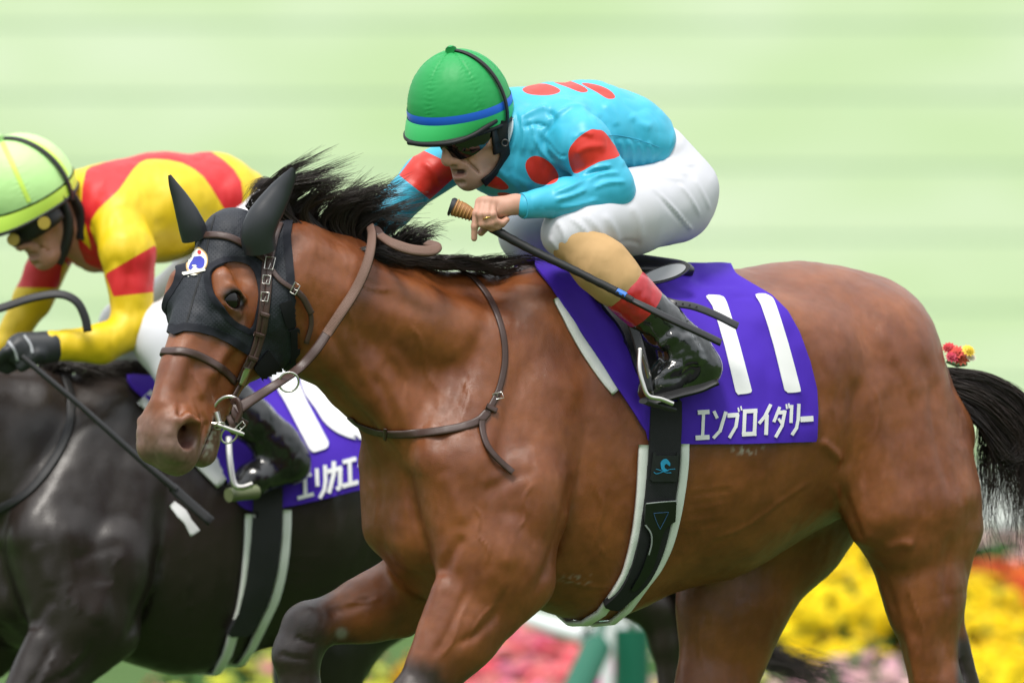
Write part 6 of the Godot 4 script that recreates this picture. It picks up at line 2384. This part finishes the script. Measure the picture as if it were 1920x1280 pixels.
	flower_clump("green leafy chrysanthemums right of the upright green post", [[1270, 1225, -11.8, 0.26, 0.2], [1400, 1240, -11.8, 0.3, 0.2]], [Color(0.62, 0.66, 0.1), Color(0.7, 0.6, 0.5)], 40, 0.036, headm, petal, leafm)
	# green posts with white rail pieces
	var green := mat(Color(0.004, 0.10, 0.055), 0.5, 0.4)
	var pz := -8.0
	var pk := (FAR_EYE - pz) / FAR_EYE / 800.0
	var up := thing("green_post", "upright dark green padded post below the bay's girth", "post", "dark green padded posts")
	var top := P(1185, 1178, pz)
	part("pad", tube([Vector3(top.x, 0.0, pz), Vector3(top.x, 0.3, pz), top - Vector3(0, 0.012, 0), top], [33 * pk, 33 * pk, 33 * pk, 30 * pk], 24), green, up)
	part("pole", tube([top, P(1184, 1110, pz)], [8 * pk, 8 * pk], 10), mat(Color(0.05, 0.09, 0.05), 0.4), up)
	var ln := thing("green_post", "leaning dark green padded post left of the upright one", "post", "dark green padded posts")
	var t0 := P(1120, 1210, pz + 0.1)
	var dirl := (P(1083, 1290, pz + 0.35) - t0).normalized()
	part("pad", tube([t0, t0 + dirl * 0.012, t0 + dirl * (t0.y / -dirl.y)], [25 * pk, 28 * pk, 28 * pk], 24), green, ln)
	part("pole", tube([t0, P(1142, 1120, pz - 0.1)], [9 * pk, 9 * pk], 10), mat(Color(0.02, 0.1, 0.06), 0.4), ln)
	var wh := mat(Color(0.74, 0.76, 0.77), 0.5)
	var rail := thing("rail", "white rail end behind the green posts", "rail")
	var rz := -9.0
	part("bar", tube([P(990, 1160, rz - 1.0), P(1100, 1192, rz), P(1230, 1160, rz - 0.6)], [16 * pk, 20 * pk, 18 * pk], 14), wh, rail)
	part("stay", tube([P(1150, 1150, rz), P(1138, 1230, rz), Vector3(P(1138, 1230, rz).x, 0, rz)], [13 * pk, 12 * pk, 12 * pk], 12), wh, rail)


# small silk flowers braided into the root of the tail
func tail_flowers() -> void:
	var t := thing("flower_posy", "red and yellow silk flowers braided into the bay's tail root", "flowers")
	rng.seed = 8
	var cols := [Color(0.55, 0.02, 0.03), Color(0.62, 0.05, 0.03), Color(0.75, 0.5, 0.02), Color(0.6, 0.1, 0.04), Color(0.75, 0.65, 0.5), Color(0.5, 0.02, 0.06)]
	for i in 6:
		var q: Array = [[1776, 655, 9], [1790, 664, 11], [1812, 660, 9], [1800, 674, 12], [1817, 672, 7], [1782, 672, 9]][i]
		var c := P(q[0] + 4, q[1] - 2, -0.36 + 0.01 * (i % 3))
		var m := M.new()
		for k in 3:
			var b := bloom()
			var s: float = q[2] * 1.7 / 800.0 * (1.0 - 0.22 * k)
			var d := Vector3(rng.randf_range(-0.5, 0.5), 0.7, 0.8).normalized()
			var x := d.cross(Vector3(1, 0.3 * k, 0.2)).normalized()
			m.join(b.moved(Transform3D(Basis(x * s, d * s, x.cross(d) * s), c + d * 0.003 * k)))
		part("blossom", m, mat(cols[i], 0.6), t)
	part("stem", tube([P(1776, 676, -0.47), P(1796, 684, -0.47), P(1812, 682, -0.45)], [0.006], 6), mat(Color(0.05, 0.1, 0.03), 0.7), t)


func build() -> void:
	place()
	var hf := horse_field()
	var kf := head_field()
	var hoodf := shell_of(kf, 0.0055, 30.0, 0.0015, 4)
	var clothf := shell_of(hf, 0.014, 7.0, 0.004, 8)
	var jb := jockey_blue()
	var bay := surf(hf, 0.0072, AABB(Vector3(-1.0, 0.0, -1.2), Vector3(2.4, 2.0, 2.4)))
	var headm := surf(kf, 0.005, AABB(Vector3(-1.0, 0.9, -0.2), Vector3(0.78, 1.0, 1.2)))
	var hoodm := surf(hoodf, 0.006, AABB(Vector3(-1.0, 1.2, -0.2), Vector3(0.5, 0.7, 1.2)))
	var clothm := surf(clothf, 0.009, AABB(Vector3(-0.1, 0.9, -0.9), Vector3(0.9, 0.8, 1.4)))
	var g := {}
	g.jersey = surf(jb.jersey, 0.0055, AABB(Vector3(-0.5, 1.4, -0.7), Vector3(1.0, 0.8, 1.4)))
	g.breeches = surf(jb.breeches, 0.007, AABB(Vector3(-0.3, 1.3, -0.8), Vector3(1.0, 0.8, 1.5)))
	g.leg = surf(jb.leg, 0.007, AABB(Vector3(-0.2, 1.2, -0.2), Vector3(0.9, 0.6, 1.0)))
	g.boot = surf(jb.boot, 0.005, AABB(Vector3(0.0, 1.1, -0.2), Vector3(0.8, 0.6, 1.0)))
	g.skin = surf(jb.skin, 0.0035, AABB(Vector3(-0.4, 1.5, -0.3), Vector3(0.6, 0.7, 0.8)))
	g.hand = surf(jb.hand, 0.0028, AABB(Vector3(-0.2, 1.5, 0.0), Vector3(0.4, 0.4, 0.6)))
	g.hand2 = surf(jb.hand2, 0.004, AABB(Vector3(-0.6, 1.4, -0.6), Vector3(0.6, 0.5, 0.8)))
	# the bay: head and body are cut on one plane under the hood and joined
	var h := thing("racehorse", "bay racehorse in a black hood, largest in the picture, galloping to the left", "horse", "galloping racehorses")
	var cutp := P(622, 585, 0.3)
	var cutn := Vector3(-0.84, 0.5, 0.2).normalized()
	var fa := PackedFloat32Array()
	for p in bay.v:
		fa.append(minf((p - cutp).dot(cutn), p.y - 1.1))
	var fb := PackedFloat32Array()
	for p in headm.v:
		fb.append((p - cutp).dot(cutn))
	bay = bay.split(fa)[0]
	bay.join(headm.split(fb)[1])
	relief(bay, RELIEF)
	bay_coat(bay)
	var coat := mat(Color(1, 1, 1), 0.35, 0.52)
	coat.albedo_color = Color.WHITE
	coat.albedo_texture = noise_tex(0.12, 31, Color(0.74, 0.72, 0.70), Color(1.0, 1.0, 1.0), 3)
	coat.vertex_color_use_as_albedo = true
	bumpy(coat, 0.1, 0.08, Vector3(12, 4.5, 12), 2)
	part("body", bay, coat, h)
	eyeball(h)
	var hair := mat(Color(1, 1, 1), 0.36, 0.5)
	hair.vertex_color_use_as_albedo = true
	mane(h, hair)
	tail(h, hair)
	var leather := bumpy(mat(Color(0.055, 0.028, 0.022), 0.42, 0.5), 0.05, 0.03, Vector3.ONE * 12.0)
	var grip := mat(Color(0.17, 0.10, 0.075), 0.6, 0.4)
	dots(grip, 48, 40.0, 0.15)
	var steel := metal(Color(0.62, 0.6, 0.55), 0.28)
	hood(kf, hoodm)
	bridle(kf, hf, leather, grip, steel)
	neck_strap(hf, leather, steel)
	saddle_cloth(hf, clothm, clothf)
	girth(hf, leather)
	saddle(hf, leather, steel)
	dress_blue(jb, g)
	whip_blue()
	tail_flowers()
	var bf := black_field()
	var s := {}
	s.body = surf(bf, 0.014, AABB(Vector3(-2.4, 0.0, -3.0), Vector3(3.4, 2.0, 3.0)))
	s.h = Frame.new(P(84, 392, Z2 + 0.10), Vector3(-0.68, -0.5, 0.52), Vector3(-0.5, 0.78, 0.30))
	var sk := Fld.new()
	face(sk, s.h)
	s.face = sk
	s.skin = surf(sk, 0.007, AABB(Vector3(-1.6, 1.4, -2.0), Vector3(0.8, 0.8, 1.0)))
	s.jersey = surf(jersey2_base(), 0.010, AABB(Vector3(-1.6, 1.2, -2.6), Vector3(1.6, 1.0, 1.8)))
	s.legs = surf(legs2_base(), 0.014, AABB(Vector3(-1.4, 1.0, -2.6), Vector3(1.4, 1.0, 2.0)))
	s.boot = surf(boot2_base(), 0.010, AABB(Vector3(-1.2, 0.8, -2.0), Vector3(1.2, 0.9, 1.4)))
	relief(s.body, RELIEF, true)
	second_pair(s, bf, leather, steel, hair)


func _ready() -> void:
	rng.seed = 11
	# camera, sky, light, exposure
	var cam := Camera3D.new()
	cam.name = "camera"
	cam.position = EYE
	cam.fov = rad_to_deg(2.0 * atan(0.8 / FAR_EYE))
	cam.near = 0.5
	cam.far = 400.0
	var lens := CameraAttributesPhysical.new()
	lens.frustum_focal_length = 450.0
	lens.frustum_focus_distance = FAR_EYE - 0.22
	lens.exposure_aperture = 4.4
	cam.attributes = lens
	add_child(cam)
	cam.fov = rad_to_deg(2.0 * atan(0.8 / FAR_EYE))
	var env := Environment.new()
	env.background_mode = Environment.BG_SKY
	var sky := Sky.new()
	var air := ProceduralSkyMaterial.new()
	air.sky_top_color = Color(0.97, 0.98, 1.0)
	air.sky_horizon_color = Color(0.58, 0.61, 0.62)
	air.sky_curve = 0.6
	air.ground_bottom_color = Color(0.3, 0.36, 0.2)
	air.ground_horizon_color = Color(0.45, 0.5, 0.35)
	sky.sky_material = air
	env.sky = sky
	env.tonemap_mode = Environment.TONE_MAPPER_LINEAR
	env.tonemap_exposure = 2.05
	env.sdfgi_enabled = true
	env.ssao_enabled = true
	env.ssil_enabled = true
	var world := WorldEnvironment.new()
	world.environment = env
	world.name = "world"
	add_child(world)
	var sun := DirectionalLight3D.new()
	sun.name = "sun"
	sun.light_color = Color(1.0, 0.98, 0.95)
	sun.light_energy = 0.5
	sun.light_angular_distance = 14.0
	sun.shadow_enabled = true
	sun.look_at_from_position(Vector3(-2, 12, 6), Vector3.ZERO)
	add_child(sun)
	build()
